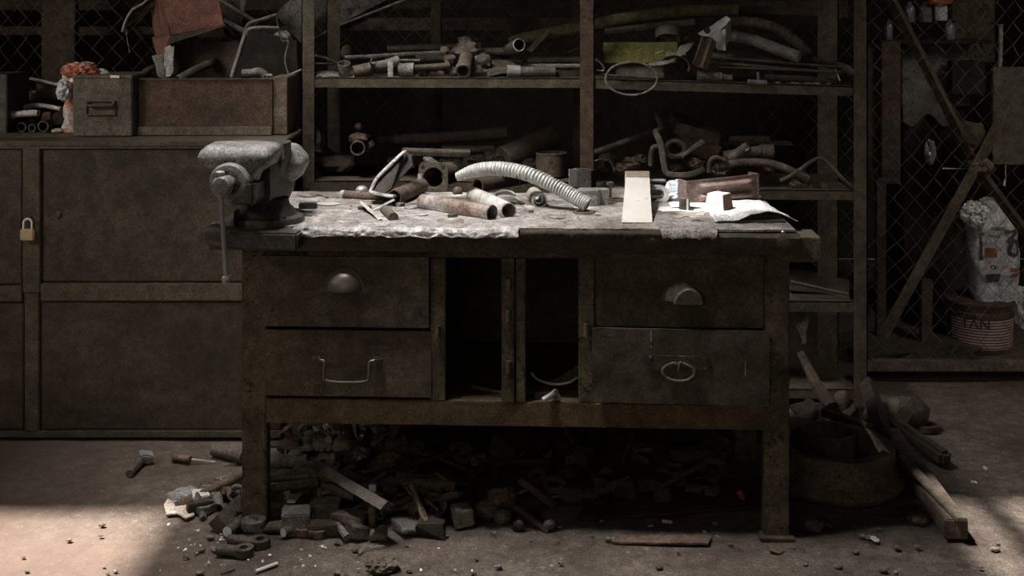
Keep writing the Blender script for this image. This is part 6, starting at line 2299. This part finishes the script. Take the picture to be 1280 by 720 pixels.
# beams
mb = MB()
a, b_ = F(1112, 545, .04), F(1196, 662, .034)
mb.box((a + b_) / 2, (.062, (b_ - a).length, .055), rot=(b_ - a).to_track_quat('Y', 'Z').to_matrix(), bev=.003)
thing1('steel_beam', mb, rust, 'long square beam lying on the floor and pointing forward right of the casting', 'beam')
mb = MB()
a, b_ = F(1125, 570, .078), F(1203, 650, .071)
mb.box((a + b_) / 2, (.03, (b_ - a).length, .012), rot=(b_ - a).to_track_quat('Y', 'Z').to_matrix(), bev=.002)
thing1('flat_rail', mb, grime_pipe, 'flat pale edged rail lying along the top of the square beam', 'rail')
pipe('bent_rod', 'bent dark rod curling in the angle left of the beam', 'rod', [F(1140, 575, .02), F(1148, 610, .02), F(1158, 628, .02), F(1172, 645, .02)], .012, rust_dk, 0, 10, smooth=5)
mb = MB()
c = F(1148, 652)
mb.lathe([(.018, 0), (.030, 0), (.032, .010), (.026, .02), (.018, .02), (.018, 0)], 24, c)
thing1('small_ring', mb, rust, 'small dark ring lying left of the beam end', 'ring')
mb = MB()
mb.blob(F(1150, 640, .006), (.06, .05, .010), .3, 2, 3, 271)
thing1('rust_heap', mb, rust_dk, 'little heap of rust behind the small dark ring', 'heap')
mb = MB()
a, b_ = F(1118, 530, .05), F(1184, 575, .03)
mb.box((a + b_) / 2, (.045, (b_ - a).length, .05), rot=(b_ - a).to_track_quat('Y', 'Z').to_matrix(), bev=.012)
thing1('short_beam', mb, rust_dk, 'short dark round ended bar lying right of the long beam', 'beam')
eyelet('chain_link', 'dark eye link lying behind the short round ended bar', 'link', 1157, 538, .14, -.6, rust_dk, .04)
pipe('dark_post', 'dark slanted plank leaning from the rack foot to the casting', 'plank', [W(1085, 480, 4.2), F(1104, 545, .08)], .03, rust_dk, 0, 4)
mb = MB()
mb.blob(F(1122, 512, .06), (.055, .05, .04), .2, 1.6, 3, 273)
thing1('round_stone', mb, oldwood, 'pale topped stone behind the short dark bar', 'stone')
mb = MB()
mb.blob(F(1140, 515, .06), (.06, .05, .06), .25, 1.6, 3, 274)
thing1('dark_stone', mb, rust_dk, 'dark rounded stone right of the pale topped stone', 'stone')
pipe('wooden_handle', 'dim wooden handle leaning down between bench and casting', 'handle', [W(1000, 440, 4.25), W(1020, 480, 4.2), W(1040, 510, 4.1)], [.014, .02, .026], rust, 0, 10)  # loose wooden tool handle
mb = MB()
mb.blob(W(1053, 503, 4.2), (.03, .03, .045), .2, 1.6, 3, 275)
thing1('dim_lump', mb, rust, 'dim upright lump beside the leaning wooden handle', 'lump')
pipe('dark_bar', 'dark bar crossing behind the round casting', 'bar', [F(1030, 515, .12), F(1086, 535, .12)], .018, rust_dk, 0, 8)
for k, (px, py, s) in enumerate(((1010, 520, .05), (1060, 520, .05), (1095, 520, .05), (1000, 540, .05), (1090, 540, .04))):
    mb = MB()
    mb.blob(F(px, py, .04), (s * 1.2, s, s), .35, 2, 3, 280 + k)
    thing1('dark_rubble', mb, rust_dk, 'dark lump of rubble behind the round casting', 'rubble', 'rubble behind the casting')
mb = MB()
mb.blob(F(1018, 655, .015), (.03, .025, .018), .3, 1.8, 3, 291)
thing1('small_stone', mb, scrap_a, 'small rounded stone between right bench leg and casting', 'stone')
flat('paper_scrap', 'small pale paper scrap on the floor in front of the casting', 'scrap', F(1093, 674, .008), shard(6, .018, .012, 77), .003, white_pl, (.5, .3, .3), .001)
flat('leaf_scrap', 'dull folded flake at the foot of the right bench leg', 'flake', F(968, 687, .008), shard(5, .03, .02, 78), .003, scrap_c, (.3, .2, .2))
pipe('cigarette_end', 'pale stub lying on the open floor right of the beam', 'stub', [F(1214, 602, .005), F(1222, 604, .005)], .005, sand, 0, 8)
pipe('cigarette_end', 'pale stub lying farther right of the beam', 'stub', [F(1230, 584, .005), F(1235, 587, .005)], .005, sand, 0, 8)
# ------------------------------------------------------------------ camera and light
cd = bpy.data.cameras.new('camera')
cam = bpy.data.objects.new('camera', cd)
C.objects.link(cam)
cam.location = (0, 0, H)
cam.rotation_euler = (PI / 2, 0, 0)
cd.sensor_width = 36
cd.lens = FL / 1280 * 36
cd.shift_y = -(360 - CY) / 1280
cd.clip_start = .05
cd.clip_end = 60
bpy.context.scene.camera = cam

w = bpy.data.worlds.new('world')
bpy.context.scene.world = w
w.use_nodes = True
bg = w.node_tree.nodes['Background']
bg.inputs[0].default_value = (.85, .92, 1, 1)
bg.inputs[1].default_value = .045


def area(name, loc, target, size, sizey, power, col, spread=180):
    l = bpy.data.lights.new(name, 'AREA')
    l.shape = 'RECTANGLE'
    l.size, l.size_y = size, sizey
    l.energy = power
    l.color = col
    l.spread = math.radians(spread)
    o = bpy.data.objects.new(name, l)
    C.objects.link(o)
    o.location = loc
    o.rotation_euler = (Vector(target) - Vector(loc)).to_track_quat('-Z', 'Y').to_euler()
    return o


area('skylight', (-.9, 3.3, 3.3), (-.12, 3.58, .8), 1.0, .5, 17, (1, .965, .93), 62)
area('right_fill', (3.0, 3.0, 2.4), (1.85, 5.0, .6), 1.0, 1.0, 2.4, (1, .9, .8), 60)  # unseen lamp added to brighten the corner behind the right fence
area('left_fill', (-3.2, 2.2, 2.5), (-1.1, 4.7, .95), 1.0, 1.2, 4.3, (1, .93, .84), 60)  # unseen lamp added to brighten the upper left
area('front_fill', (-1.2, -1.6, 2.0), (-.2, 3.6, .5), 2.4, 2.0, 11, (1, .80, .54))  # unseen lamp added as weak fill from the front
sl = bpy.data.lights.new('sun', 'SUN')
sl.energy = 15.0
sl.angle = math.radians(2.2)
sl.color = (1, .95, .90)
so = bpy.data.objects.new('sun', sl)
C.objects.link(so)
so.rotation_euler = SUN.to_track_quat('-Z', 'Y').to_euler()
sc = bpy.context.scene
sc.view_settings.view_transform = 'Standard'
sc.view_settings.look = 'None'
sc.view_settings.gamma = 1
sc.view_settings.exposure = 0
sc.view_settings.use_curve_mapping = False
